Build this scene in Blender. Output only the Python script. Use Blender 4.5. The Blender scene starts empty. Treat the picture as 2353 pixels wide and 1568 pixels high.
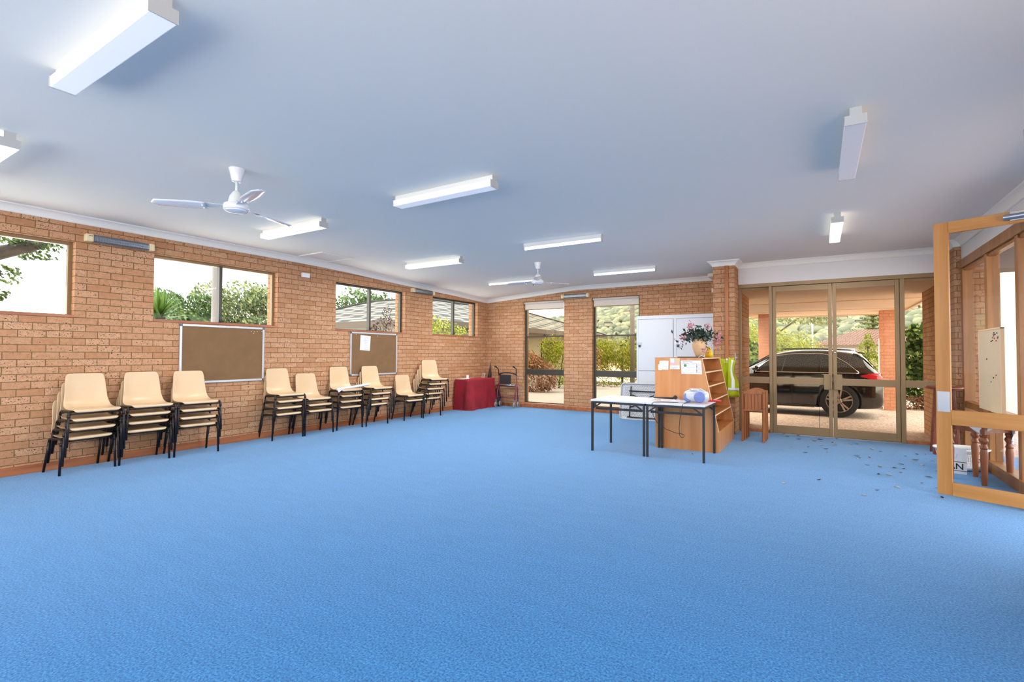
import bpy, bmesh, math, random
from mathutils import Vector, Matrix, noise
SC = bpy.context.scene
COL = SC.collection
PI = math.pi
R = math.radians

# ------------------------------------------------------------------ mesh builder
class MB:
    def __init__(s): s.v = []; s.f = []; s.m = []
    def face(s, idx, mi=0): s.f.append(tuple(idx)); s.m.append(mi)
    def quad(s, a, b, c, d, mi=0):
        n = len(s.v); s.v += [Vector(a), Vector(b), Vector(c), Vector(d)]; s.face((n, n+1, n+2, n+3), mi)
    def box(s, x0, x1, y0, y1, z0, z1, mi=0, M=None):
        n = len(s.v)
        p = [Vector(q) for q in ((x0,y0,z0),(x1,y0,z0),(x1,y1,z0),(x0,y1,z0),(x0,y0,z1),(x1,y0,z1),(x1,y1,z1),(x0,y1,z1))]
        if M: p = [M @ q for q in p]
        s.v += p
        for q in ((0,3,2,1),(4,5,6,7),(0,1,5,4),(1,2,6,5),(2,3,7,6),(3,0,4,7)): s.face([n+i for i in q], mi)
        return s
    def bar(s, a, b, w, h, mi=0, up=(0,0,1)):
        a, b = Vector(a), Vector(b); d = (b-a).normalized(); u = Vector(up)
        if abs(d.dot(u)) > .98: u = Vector((0,1,0))
        x = d.cross(u).normalized(); y = x.cross(d)
        n = len(s.v)
        for p in (a, b):
            for i, j in ((-1,-1),(1,-1),(1,1),(-1,1)): s.v.append(p + x*w/2*i + y*h/2*j)
        for q in ((0,1,2,3),(7,6,5,4),(0,4,5,1),(1,5,6,2),(2,6,7,3),(3,7,4,0)): s.face([n+i for i in q], mi)
        return s
    def tube(s, pts, r, n=8, mi=0, closed=False, radii=None):
        pts = [Vector(p) for p in pts]; k = len(pts); base = len(s.v); prev = None
        for i, p in enumerate(pts):
            if closed: d = (pts[(i+1) % k]-pts[i-1])
            else: d = pts[min(i+1, k-1)]-pts[max(i-1, 0)]
            d.normalize()
            if prev is None:
                u = Vector((0,0,1)) if abs(d.z) < .9 else Vector((1,0,0))
                x = d.cross(u).normalized()
            else:
                x = (prev - d*prev.dot(d)).normalized()
            prev = x; y = d.cross(x); rr = radii[i] if radii else r
            for j in range(n):
                t = 2*PI*j/n; s.v.append(p + x*math.cos(t)*rr + y*math.sin(t)*rr)
        for i in range(k if closed else k-1):
            a, b = base+i*n, base+((i+1) % k)*n
            for j in range(n): s.face((a+j, a+(j+1) % n, b+(j+1) % n, b+j), mi)
        if not closed:
            s.face([base+j for j in range(n)][::-1], mi); s.face([base+(k-1)*n+j for j in range(n)], mi)
        return s
    def lathe(s, prof, n=20, o=(0,0,0), mi=0, M=None):
        base = len(s.v); o = Vector(o)
        for r, z in prof:
            for j in range(n):
                t = 2*PI*j/n; p = Vector((r*math.cos(t), r*math.sin(t), z))
                s.v.append((M @ p if M else p) + o)
        for i in range(len(prof)-1):
            a, b = base+i*n, base+(i+1)*n
            for j in range(n): s.face((a+j, a+(j+1) % n, b+(j+1) % n, b+j), mi)
        s.face([base+j for j in range(n)][::-1], mi); s.face([base+(len(prof)-1)*n+j for j in range(n)], mi)
        return s
    def prism(s, poly, f0, f1, mi=0):
        """poly: 2D points, f0/f1 map a 2D point to the two end 3D points"""
        n = len(poly); b = len(s.v)
        s.v += [Vector(f0(*p)) for p in poly] + [Vector(f1(*p)) for p in poly]
        s.face([b+i for i in range(n)][::-1], mi); s.face([b+n+i for i in range(n)], mi)
        for i in range(n): s.face((b+i, b+(i+1) % n, b+n+(i+1) % n, b+n+i), mi)
        return s
    def grid(s, rows, mi=0, wrap=False):
        b = len(s.v); nc = len(rows[0])
        for r in rows: s.v += [Vector(p) for p in r]
        for i in range(len(rows)-1):
            for j in range(nc if wrap else nc-1):
                s.face((b+i*nc+j, b+i*nc+(j+1) % nc, b+(i+1)*nc+(j+1) % nc, b+(i+1)*nc+j), mi)
        return s
    def sphere(s, c, r, n=10, m=6, mi=0, sc=(1,1,1)):
        prof = [(max(r*math.sin(PI*i/m), 1e-4), -r*math.cos(PI*i/m)) for i in range(m+1)]
        return s.lathe(prof, n, c, mi, Matrix.Diagonal((sc[0], sc[1], sc[2])))
    def mesh(s, name, mats, smooth=False, uvbox=False, fix=True):
        me = bpy.data.meshes.new(name)
        me.from_pydata([tuple(p) for p in s.v], [], s.f)
        for m in (mats if isinstance(mats, (list, tuple)) else [mats]): me.materials.append(m)
        me.polygons.foreach_set('material_index', s.m)
        if smooth: me.polygons.foreach_set('use_smooth', [True]*len(s.f))
        me.update()
        if fix:
            bm = bmesh.new(); bm.from_mesh(me); bmesh.ops.recalc_face_normals(bm, faces=bm.faces); bm.to_mesh(me); bm.free()
        if uvbox:
            uv = me.uv_layers.new(name='UVMap')
            for p in me.polygons:
                nx, ny, nz = (abs(q) for q in p.normal)
                for li in p.loop_indices:
                    c = me.vertices[me.loops[li].vertex_index].co
                    if nx >= ny and nx >= nz: t = (c.y, c.z-.034)
                    elif ny >= nz: t = (c.x, c.z-.034)
                    else: t = (c.x, c.y)
                    uv.data[li].uv = t
        return me
    def build(s, name, mats, parent=None, smooth=False, uvbox=False, bevel=0, sub=0, solid=0, loc=None, fix=True, auto=None):
        o = bpy.data.objects.new(name, s.mesh(name, mats, smooth, uvbox, fix)); COL.objects.link(o)
        if parent: o.parent = parent
        if loc: o.location = loc
        if solid:
            m = o.modifiers.new('s', 'SOLIDIFY'); m.thickness = solid; m.offset = 0
        if bevel:
            m = o.modifiers.new('b', 'BEVEL'); m.width = bevel; m.segments = 2; m.limit_method = 'ANGLE'
        if sub:
            m = o.modifiers.new('u', 'SUBSURF'); m.levels = sub; m.render_levels = sub
        if auto:
            o.data.polygons.foreach_set('use_smooth', [True]*len(o.data.polygons))
            try: o.data.set_sharp_from_angle(angle=R(auto))
            except Exception: pass
        return o

def empty(name, label, cat, loc=(0,0,0), rz=0, group=None, kind=None):
    o = bpy.data.objects.new(name, None); COL.objects.link(o); o.empty_display_size = .1
    o.location = loc; o.rotation_euler = (0,0,rz)
    return tag(o, label, cat, group, kind)
def tag(o, label, cat, group=None, kind=None):
    if label: o['label'] = label
    if cat: o['category'] = cat
    if group: o['group'] = group
    if kind: o['kind'] = kind
    return o
def struct(o, label, cat): return tag(o, label, cat, None, 'structure')
def dup(src, loc, rz, label, group=None, scale=None):
    r = src.copy(); COL.objects.link(r); r.location = loc; r.rotation_euler = (0,0,rz)
    if scale: r.scale = scale
    r['label'] = label
    if group: r['group'] = group
    for ch in KIDS(src):
        c = ch.copy(); COL.objects.link(c); c.parent = r
        for g in KIDS(ch):
            d = g.copy(); COL.objects.link(d); d.parent = c
    return r
def KIDS(o): return [c for c in bpy.data.objects if c.parent == o]

# ------------------------------------------------------------------ materials
def lin(c): return c/12.92 if c <= .04045 else ((c+.055)/1.055)**2.4
def rgb(h):
    if isinstance(h, str): h = [int(h[i:i+2], 16)/255 for i in (0,2,4)]
    return (lin(h[0]), lin(h[1]), lin(h[2]), 1)
def newmat(name):
    m = bpy.data.materials.new(name); m.use_nodes = True; nt = m.node_tree
    return m, nt, nt.nodes['Principled BSDF']
def N(nt, t, **kw):
    n = nt.nodes.new(t)
    for k, v in kw.items():
        if k in n.inputs: n.inputs[k].default_value = v
        else: setattr(n, k, v)
    return n
def mat(name, col, rough=.5, metal=0, spec=.5, var=0, vscale=8, bump=0, bscale=60, coat=0, col2=None, stretch=None):
    m, nt, b = newmat(name)
    b.inputs['Base Color'].default_value = rgb(col); b.inputs['Roughness'].default_value = rough
    b.inputs['Metallic'].default_value = metal; b.inputs['Specular IOR Level'].default_value = spec
    if coat: b.inputs['Coat Weight'].default_value = coat; b.inputs['Coat Roughness'].default_value = .05
    L = nt.links
    tc = N(nt, 'ShaderNodeTexCoord')
    mp = N(nt, 'ShaderNodeMapping'); L.new(tc.outputs['Object'], mp.inputs['Vector'])
    if stretch: mp.inputs['Scale'].default_value = stretch
    if var or col2:
        n = N(nt, 'ShaderNodeTexNoise', Scale=vscale, Detail=4.0); L.new(mp.outputs[0], n.inputs['Vector'])
        mx = N(nt, 'ShaderNodeMix', data_type='RGBA')
        c = rgb(col); c2 = rgb(col2) if col2 else tuple(q*(1-var) for q in c[:3])+(1,)
        mx.inputs[6].default_value = c; mx.inputs[7].default_value = c2
        rp = N(nt, 'ShaderNodeValToRGB'); rp.color_ramp.elements[0].position = .35; rp.color_ramp.elements[1].position = .65
        L.new(n.outputs['Fac'], rp.inputs['Fac']); L.new(rp.outputs['Color'], mx.inputs[0]); L.new(mx.outputs[2], b.inputs['Base Color'])
    if bump:
        n2 = N(nt, 'ShaderNodeTexNoise', Scale=bscale, Detail=3.0); L.new(mp.outputs[0], n2.inputs['Vector'])
        bp = N(nt, 'ShaderNodeBump', Strength=bump, Distance=.01); L.new(n2.outputs['Fac'], bp.inputs['Height']); L.new(bp.outputs[0], b.inputs['Normal'])
    return m
def wood(name, c1, c2, rough=.4, axis='z', scale=14):
    st = {'x': (.06,1,1), 'y': (1,.06,1), 'z': (1,1,.06)}[axis]
    return mat(name, c1, rough, var=.0, col2=c2, vscale=scale, stretch=st, bump=.04, bscale=40)
def brick(name, c1, c2, cm, speck=.55, bw=.2425, rh=.0841, rough=.85):
    m, nt, b = newmat(name); L = nt.links; b.inputs['Roughness'].default_value = rough; b.inputs['Specular IOR Level'].default_value = .15
    tc = N(nt, 'ShaderNodeTexCoord')
    br = N(nt, 'ShaderNodeTexBrick', Scale=1.0); br.inputs['Color1'].default_value = rgb(c1); br.inputs['Color2'].default_value = rgb(c2); br.inputs['Mortar'].default_value = rgb(cm)
    br.inputs['Mortar Size'].default_value = .005; br.inputs['Mortar Smooth'].default_value = .15
    br.inputs['Brick Width'].default_value = bw; br.inputs['Row Height'].default_value = rh
    L.new(tc.outputs['UV'], br.inputs['Vector'])
    # dark wire-cut pits: their density differs from brick to brick
    b2 = N(nt, 'ShaderNodeTexBrick', Scale=1.0); b2.inputs['Color1'].default_value = (1,1,1,1); b2.inputs['Color2'].default_value = (0,0,0,1); b2.inputs['Mortar'].default_value = (0,0,0,1)
    b2.inputs['Mortar Size'].default_value = .005; b2.inputs['Brick Width'].default_value = bw; b2.inputs['Row Height'].default_value = rh; L.new(tc.outputs['UV'], b2.inputs['Vector'])
    pits = None
    for sc_, lo, stx in ((48.0, .70, 1.0), (115.0, .69, .75)):
        mp = N(nt, 'ShaderNodeMapping'); mp.inputs['Scale'].default_value = (stx, 1.15, 1); L.new(tc.outputs['UV'], mp.inputs['Vector'])
        ns = N(nt, 'ShaderNodeTexNoise', Scale=sc_, Detail=1.5, Roughness=.5); L.new(mp.outputs[0], ns.inputs['Vector'])
        ad = N(nt, 'ShaderNodeMath', operation='MULTIPLY_ADD'); ad.inputs[1].default_value = .085; L.new(b2.outputs['Color'], ad.inputs[0]); L.new(ns.outputs['Fac'], ad.inputs[2])
        r1 = N(nt, 'ShaderNodeMapRange'); r1.inputs[1].default_value = lo; r1.inputs[2].default_value = lo+.05; L.new(ad.outputs[0], r1.inputs[0])
        if pits is None: pits = r1.outputs[0]
        else:
            mxm = N(nt, 'ShaderNodeMath', operation='MAXIMUM'); L.new(pits, mxm.inputs[0]); L.new(r1.outputs[0], mxm.inputs[1]); pits = mxm.outputs[0]
    sm = N(nt, 'ShaderNodeMath', operation='MULTIPLY'); sm.inputs[1].default_value = speck+.35; L.new(pits, sm.inputs[0])
    mf = N(nt, 'ShaderNodeMath', operation='SUBTRACT'); mf.inputs[0].default_value = 1; L.new(br.outputs['Fac'], mf.inputs[1])
    sm2 = N(nt, 'ShaderNodeMath', operation='MULTIPLY'); L.new(sm.outputs[0], sm2.inputs[0]); L.new(mf.outputs[0], sm2.inputs[1])
    # soft tone change
    nv = N(nt, 'ShaderNodeTexNoise', Scale=22.0, Detail=4.0); L.new(tc.outputs['UV'], nv.inputs['Vector'])
    hs = N(nt, 'ShaderNodeHueSaturation'); L.new(br.outputs['Color'], hs.inputs['Color'])
    mr = N(nt, 'ShaderNodeMapRange'); mr.inputs[3].default_value = .72; mr.inputs[4].default_value = 1.28; L.new(nv.outputs['Fac'], mr.inputs[0]); L.new(mr.outputs[0], hs.inputs['Value'])
    mx = N(nt, 'ShaderNodeMix', data_type='RGBA'); L.new(sm2.outputs[0], mx.inputs[0]); L.new(hs.outputs[0], mx.inputs[6]); mx.inputs[7].default_value = rgb('33211A')
    L.new(mx.outputs[2], b.inputs['Base Color'])
    h = N(nt, 'ShaderNodeMath', operation='MAXIMUM'); L.new(br.outputs['Fac'], h.inputs[0]); L.new(sm2.outputs[0], h.inputs[1])
    bp = N(nt, 'ShaderNodeBump', Strength=.6, Distance=.006, invert=True); L.new(h.outputs[0], bp.inputs['Height']); L.new(bp.outputs[0], b.inputs['Normal'])
    return m
def glass(name, tint, gl=.05):
    m = bpy.data.materials.new(name); m.use_nodes = True; nt = m.node_tree; nt.nodes.clear(); L = nt.links
    o = N(nt, 'ShaderNodeOutputMaterial'); t = N(nt, 'ShaderNodeBsdfTransparent'); g = N(nt, 'ShaderNodeBsdfGlossy')
    t.inputs['Color'].default_value = rgb(tint); g.inputs['Roughness'].default_value = .02
    lw = N(nt, 'ShaderNodeLayerWeight', Blend=.5); pw = N(nt, 'ShaderNodeMath', operation='POWER'); pw.inputs[1].default_value = 4
    fr = N(nt, 'ShaderNodeMath', operation='MULTIPLY_ADD'); fr.inputs[1].default_value = .3; fr.inputs[2].default_value = gl*.5
    L.new(lw.outputs['Facing'], pw.inputs[0]); L.new(pw.outputs[0], fr.inputs[0]); mx = N(nt, 'ShaderNodeMixShader')
    L.new(fr.outputs[0], mx.inputs[0]); L.new(t.outputs[0], mx.inputs[1]); L.new(g.outputs[0], mx.inputs[2]); L.new(mx.outputs[0], o.inputs['Surface'])
    return m
OUT = .45
def rgo(h, k=None):
    c = rgb(h); k = OUT if k is None else k; k = k*.8 if k < 1 else k
    return (c[0]*k, c[1]*k, c[2]*k, 1)
def leafmat(name, c1, c2, c3, k=None):
    m, nt, b = newmat(name); L = nt.links; b.inputs['Roughness'].default_value = .5; b.inputs['Specular IOR Level'].default_value = .3
    g = N(nt, 'ShaderNodeNewGeometry'); rp = N(nt, 'ShaderNodeValToRGB'); e = rp.color_ramp.elements
    e[0].color = rgo(c1, k); e[1].color = rgo(c3, k); e[1].position = .9; x = e.new(.5); x.color = rgo(c2, k)
    L.new(g.outputs['Random Per Island'], rp.inputs['Fac'])
    tr = N(nt, 'ShaderNodeBsdfTranslucent'); L.new(rp.outputs[0], b.inputs['Base Color']); L.new(rp.outputs[0], tr.inputs['Color'])
    mx = N(nt, 'ShaderNodeMixShader'); mx.inputs[0].default_value = .35
    L.new(b.outputs[0], mx.inputs[1]); L.new(tr.outputs[0], mx.inputs[2]); L.new(mx.outputs[0], nt.nodes['Material Output'].inputs['Surface'])
    return m
def emit(name, col, s):
    m, nt, b = newmat(name); b.inputs['Base Color'].default_value = rgb(col); b.inputs['Emission Color'].default_value = rgb(col); b.inputs['Emission Strength'].default_value = s
    return m

def carpet():
    m, nt, b = newmat('carpet_blue'); L = nt.links; b.inputs['Roughness'].default_value = .95; b.inputs['Specular IOR Level'].default_value = .1
    b.inputs['Sheen Weight'].default_value = .55; b.inputs['Sheen Roughness'].default_value = .3; b.inputs['Sheen Tint'].default_value = rgb('CFE6FF')
    tc = N(nt, 'ShaderNodeTexCoord')
    n1 = N(nt, 'ShaderNodeTexNoise', Scale=90.0, Detail=3.0, Roughness=.7); L.new(tc.outputs['Object'], n1.inputs['Vector'])
    mp = N(nt, 'ShaderNodeMapping'); mp.inputs['Scale'].default_value = (.5, 2.2, 1); L.new(tc.outputs['Object'], mp.inputs['Vector'])
    n2 = N(nt, 'ShaderNodeTexNoise', Scale=5.0, Detail=4.0, Roughness=.6); L.new(mp.outputs[0], n2.inputs['Vector'])
    r1 = N(nt, 'ShaderNodeValToRGB'); r1.color_ramp.elements[0].position = .3; r1.color_ramp.elements[0].color = rgb(CARPET_D); r1.color_ramp.elements[1].position = .72; r1.color_ramp.elements[1].color = rgb(CARPET_L)
    L.new(n1.outputs['Fac'], r1.inputs['Fac'])
    hs = N(nt, 'ShaderNodeHueSaturation'); L.new(r1.outputs[0], hs.inputs['Color'])
    mr = N(nt, 'ShaderNodeMapRange'); mr.inputs[3].default_value = .86; mr.inputs[4].default_value = 1.14; L.new(n2.outputs['Fac'], mr.inputs[0]); L.new(mr.outputs[0], hs.inputs['Value'])
    L.new(hs.outputs[0], b.inputs['Base Color'])
    bp = N(nt, 'ShaderNodeBump', Strength=.5, Distance=.006); L.new(n1.outputs['Fac'], bp.inputs['Height']); L.new(bp.outputs[0], b.inputs['Normal'])
    return m
def ground_mat():
    m, nt, b = newmat('exposed_aggregate'); L = nt.links; b.inputs['Roughness'].default_value = .9
    tc = N(nt, 'ShaderNodeTexCoord')
    v = N(nt, 'ShaderNodeTexVoronoi', Scale=45.0); L.new(tc.outputs['Object'], v.inputs['Vector'])
    rp = N(nt, 'ShaderNodeValToRGB'); e = rp.color_ramp.elements; e[0].color = rgb('A78C7E'); e[1].color = rgb('DEC8B8'); e[0].position = .2; e[1].position = .8
    sx = N(nt, 'ShaderNodeSeparateColor'); L.new(v.outputs['Color'], sx.inputs[0]); L.new(sx.outputs[0], rp.inputs['Fac'])
    n = N(nt, 'ShaderNodeTexNoise', Scale=.6, Detail=4.0); L.new(tc.outputs['Object'], n.inputs['Vector'])
    hs = N(nt, 'ShaderNodeHueSaturation'); mr = N(nt, 'ShaderNodeMapRange'); mr.inputs[3].default_value = .8; mr.inputs[4].default_value = 1.15
    L.new(n.outputs['Fac'], mr.inputs[0]); L.new(mr.outputs[0], hs.inputs['Value']); L.new(rp.outputs[0], hs.inputs['Color'])
    # straight expansion joints
    br = N(nt, 'ShaderNodeTexBrick', Scale=1.0, offset=0.0); br.inputs['Brick Width'].default_value = 2.7; br.inputs['Row Height'].default_value = 3.2; br.inputs['Mortar Size'].default_value = .006; br.inputs['Mortar Smooth'].default_value = 0
    L.new(tc.outputs['Object'], br.inputs['Vector'])
    mx = N(nt, 'ShaderNodeMix', data_type='RGBA'); L.new(br.outputs['Fac'], mx.inputs[0]); L.new(hs.outputs[0], mx.inputs[6]); mx.inputs[7].default_value = rgb('5E5048')
    L.new(mx.outputs[2], b.inputs['Base Color'])
    return m
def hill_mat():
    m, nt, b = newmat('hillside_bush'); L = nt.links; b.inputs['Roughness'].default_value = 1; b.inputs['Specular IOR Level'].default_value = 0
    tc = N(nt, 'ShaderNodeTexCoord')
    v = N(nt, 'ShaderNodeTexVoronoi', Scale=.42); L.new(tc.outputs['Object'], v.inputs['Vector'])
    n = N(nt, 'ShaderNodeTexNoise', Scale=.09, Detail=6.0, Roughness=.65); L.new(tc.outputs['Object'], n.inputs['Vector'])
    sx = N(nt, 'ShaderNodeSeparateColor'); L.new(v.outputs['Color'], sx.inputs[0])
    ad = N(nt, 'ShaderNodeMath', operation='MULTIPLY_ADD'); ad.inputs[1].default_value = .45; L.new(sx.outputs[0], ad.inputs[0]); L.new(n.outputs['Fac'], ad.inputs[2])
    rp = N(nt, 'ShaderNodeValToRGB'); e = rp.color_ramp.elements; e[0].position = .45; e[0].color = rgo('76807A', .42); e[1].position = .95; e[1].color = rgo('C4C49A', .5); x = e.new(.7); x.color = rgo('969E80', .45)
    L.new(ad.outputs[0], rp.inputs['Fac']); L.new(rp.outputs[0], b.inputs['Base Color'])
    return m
def tile_mat(name, c1, c2, cm, axis):
    """roof tiles: courses across the slope; UV gives (along, up) in metres"""
    m, nt, b = newmat(name); L = nt.links; b.inputs['Roughness'].default_value = .85
    tc = N(nt, 'ShaderNodeTexCoord')
    br = N(nt, 'ShaderNodeTexBrick', Scale=1.0); br.inputs['Color1'].default_value = rgo(c1); br.inputs['Color2'].default_value = rgo(c2); br.inputs['Mortar'].default_value = rgo(cm)
    br.inputs['Brick Width'].default_value = .3; br.inputs['Row Height'].default_value = .33; br.inputs['Mortar Size'].default_value = .05; br.inputs['Mortar Smooth'].default_value = .3
    mp = N(nt, 'ShaderNodeMapping'); mp.inputs['Scale'].default_value = axis; L.new(tc.outputs['UV'], mp.inputs['Vector']); L.new(mp.outputs[0], br.inputs['Vector']); L.new(br.outputs['Color'], b.inputs['Base Color'])
    bp = N(nt, 'ShaderNodeBump', Strength=.7, Distance=.05, invert=True); L.new(br.outputs['Fac'], bp.inputs['Height']); L.new(bp.outputs[0], b.inputs['Normal'])
    return m

CARPET_D = '1A4A80'; CARPET_L = '5298CE'
MT = {}
MT['brick'] = brick('brick_wall', 'CC9E7A', 'B4825E', '7E623E')
MT['brick_out'] = brick('brick_outside', 'E2A488', 'D49678', 'A88870', speck=.05)
MT['carpet'] = carpet()
MT['ceiling'] = mat('ceiling_white', 'F0EDE4', .9, bump=.02, bscale=120)
MT['yard_bounce'] = mat('white_bounce_yard', 'ECEAE4', .9)  # unseen ground whitened to bounce skylight up onto the ceiling
MT['paving'] = mat('white_bounce_paving', 'F2F1EE', .9)  # unseen paving added to bounce skylight up through the rear opening
MT['cornice'] = mat('cornice_white', 'F2EFE6', .7)
MT['plaster'] = mat('bulkhead_white', 'E2E0DE', .85)
MT['skirt'] = wood('skirting_timber', 'B06A3C', '8E4E28', .5, 'y')
MT['sill'] = wood('sill_timber', 'B87A58', 'A06044', .5, 'y')
MT['alu'] = mat('bronze_anodised', '8E7450', .4, .25)
MT['alu_dark'] = mat('dark_window_frame', '4A463E', .4, .4)
MT['black'] = mat('black_plastic', '17171A', .4)
MT['glass'] = glass('tinted_window_glass', 'F0F1EE', 0.01)
MT['glass_c'] = glass('clear_door_glass', 'F6F7F7', .004)
MT['glass_w'] = glass('bronze_glass', 'EEE9DC', 0.01)
MT['white'] = mat('white_enamel', 'E9EAEC', .35)
MT['white_warm'] = mat('white_fitting', 'E3E4E0', .4)
MT['grey_end'] = mat('fitting_endcap', 'B9BBB8', .5)
MT['diff'] = emit('lit_diffuser', 'FBF9F4', 1.0)
MT['diff_o'] = emit('dim_diffuser', 'EEF0F4', .3)
MT['diff_d'] = emit('dusty_diffuser', 'E6E4E4', .12)
MT['tube'] = emit('fluorescent_tube', 'FBF8F2', 3)
MT['fanw'] = mat('fan_white', 'E6E8EC', .2, coat=.6)
MT['seat'] = mat('cream_plastic', 'D9BB95', .32, var=.06, vscale=3)
MT['seat'].node_tree.nodes['Principled BSDF'].inputs['Subsurface Weight'].default_value = .0
MT['leg'] = mat('dark_brown_steel', '2A2322', .35, .3)
MT['legblk'] = mat('black_steel', '26282B', .4, .3)
MT['cream'] = mat('cream_enamel', 'E5D4A8', .5)
MT['steel'] = mat('brushed_steel', 'A9ADB2', .35, .9)
MT['chrome'] = mat('chrome', 'D9DBDE', .12, 1)
MT['reflector'] = mat('heater_reflector', '7E858C', .3, .8)
MT['pinboard'] = mat('brown_pinboard', '80603F', .9, var=.12, vscale=5, bump=.1, bscale=200)
MT['board_alu'] = mat('board_frame_aluminium', 'CED2D8', .35, .5)
MT['board_corner'] = mat('grey_corner_cap', '5E6670', .5)
MT['paper'] = mat('white_paper', 'EFF0F3', .8, var=.05, vscale=30)
MT['ink'] = mat('grey_print', '9AA0AC', .8)
MT['ink_d'] = mat('dark_print', '33363C', .8)
MT['pink'] = mat('pink_card', 'F0AFB4', .7)
MT['pale'] = mat('pale_blue_card', 'CFE0E6', .7)
MT['green_print'] = mat('green_print', '5E8A5A', .7)
MT['red'] = mat('red_velvet', '8E0E20', .8, var=.35, vscale=4)
MT['red'].node_tree.nodes['Principled BSDF'].inputs['Sheen Weight'].default_value = .6
MT['red'].node_tree.nodes['Principled BSDF'].inputs['Sheen Tint'].default_value = rgb('E0405A')
MT['cab'] = mat('white_cabinet_paint', 'CDD2D8', .4)
MT['beech'] = wood('beech_veneer', 'C98A50', 'B87338', .35, 'z', 10)
MT['beech_edge'] = mat('light_edge_strip', 'F0CDA4', .5)
MT['beech_in'] = wood('beech_inside', 'C08048', 'A8672F', .45, 'z', 10)
MT['lam'] = mat('white_laminate', 'E6E8EC', .18)
MT['plastic'] = mat('speckled_plastic', 'C9CBCC', .5, col2='A9ACAF', vscale=60)
MT['lime'] = mat('lime_fabric', 'C4D204', .8, var=.1, vscale=6)
MT['lime'].node_tree.nodes['Principled BSDF'].inputs['Emission Strength'].default_value = 0
MT['refl'] = mat('reflective_tape', 'E8ECEC', .4)
MT['pine'] = wood('honey_pine', 'B06A30', '93501F', .35, 'z', 16)
MT['fir'] = wood('golden_timber', 'C58A48', 'B0742F', .4, 'z', 12)
MT['firx'] = wood('golden_timber_rail', 'C58A48', 'B0742F', .4, 'x', 12)
MT['frame_t'] = wood('brown_timber_frame', 'A87038', '8C5828', .4, 'z', 12)
MT['stool'] = wood('dark_red_timber', '7C3A1C', '602A14', .35, 'z', 14)
MT['turned'] = wood('turned_timber', '9C5A30', '83461F', .35, 'z', 14)
MT['cloth'] = mat('white_lace_cloth', 'ECEEF2', .9, var=.08, vscale=60)
MT['basket'] = mat('white_basket_plastic', 'E9E7E2', .45)
MT['felt'] = mat('beige_felt', 'D9C2A0', .95, var=.06, vscale=40)
MT['terra'] = mat('cream_terracotta', 'E0B88C', .7, var=.1, vscale=5, stretch=(1,1,6))
MT['yellow'] = mat('yellow_bag', 'E0B400', .5)
MT['petal'] = leafmat('pink_petals', 'B8586E', 'DD93A4', 'F0C4CC', 1)
MT['darkleaf'] = leafmat('dark_leaves', '1E2B26', '34463C', '5C6E5C', 1)
MT['boom'] = mat('silver_plastic', 'C6CDD8', .3, .2)
MT['boomb'] = mat('lavender_blue_plastic', '6E7FBC', .35)
MT['redp'] = mat('red_plastic', 'CC2A30', .35)
MT['blind'] = mat('roller_blind_fabric', 'D8CDC0', .9)
MT['walker'] = mat('maroon_enamel', '8C3A50', .3, .4)
MT['grey_r'] = mat('grey_rubber', '8F9090', .7)
MT['vinyl'] = mat('black_vinyl', '222224', .5, bump=.1, bscale=150)
MT['carblk'] = mat('black_car_paint', '0B0C10', .08, coat=1)
MT['cargls'] = mat('dark_car_glass', '1A1F20', .03, spec=.9)
MT['tyre'] = mat('tyre_rubber', '1C1C1D', .8)
MT['rim'] = mat('alloy_rim', 'B9A79A', .3, .8)
MT['rimd'] = mat('dark_rim', '1F1D1C', .5)
MT['lamp_r'] = mat('red_tail_lamp', 'C01828', .15, coat=.5)
MT['soffit'] = mat('soffit_beige', 'E8D2BC', .8, var=.06, vscale=2)
MT['ground'] = ground_mat()
MT['asphalt'] = mat('pale_concrete', '7E736B', .95, var=.15, vscale=3)
MT['tile_a'] = tile_mat('grey_roof_tiles', 'A89C88', '958873', '2E2820', (.15,1,1))
MT['tile_b'] = tile_mat('red_roof_tiles', 'B08074', '9C6C60', '6E4A40', (1,1,1))
MT['wall_cream'] = mat('cream_render', '958C7D', .9)
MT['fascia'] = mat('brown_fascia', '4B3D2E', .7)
MT['pole'] = mat('weathered_pole', '77706A', .95, var=.3, vscale=6, stretch=(1,1,.1))
MT['bark'] = mat('bark', '4B443B', .95, var=.4, vscale=10, bump=.4, bscale=12)
MT['hill'] = hill_mat()
MT['gum'] = leafmat('gum_leaves', '5A6A48', '8A9660', 'BCBE78', .75)
MT['gumd'] = leafmat('deep_green_leaves', '36502E', '5E783E', '96A860', .7)
MT['grn'] = leafmat('yellow_green_leaves', '6A7A20', 'A2AE34', 'D6D254', .75)
MT['lgt'] = leafmat('lime_conifer_leaves', '7E9A12', 'B4C52C', 'D8E05C')
MT['hdg'] = leafmat('glossy_hedge_leaves', '183010', '40602A', 'A8C46A', .9)
MT['rst'] = leafmat('russet_leaves', '6A4434', 'B07A5E', 'DEB898', .75)
MT['prp'] = leafmat('purple_leaves', '4A3036', '6E4A4C', '9C8A50')
MT['pin'] = leafmat('pine_needles', '4E6438', '7E9050', 'ACB26A', .6)
MT['yuc'] = leafmat('yucca_blades', '4C7A1E', '77A63A', 'A4CC66')
MT['forest'] = leafmat('hazy_treetops', '7A8676', '9CA588', 'BCBF9C', .62)  # distance haze is mixed into these leaf colours
MT['dry'] = leafmat('dry_leaves', '3E3028', '6E5A48', 'B8A48C')
MT['grs'] = leafmat('grass_blades', '5C6E22', '8A9A3A', 'B8BE68')
WORLD, SUN, EXPO = 6.8, 6.0, 0.17
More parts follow.
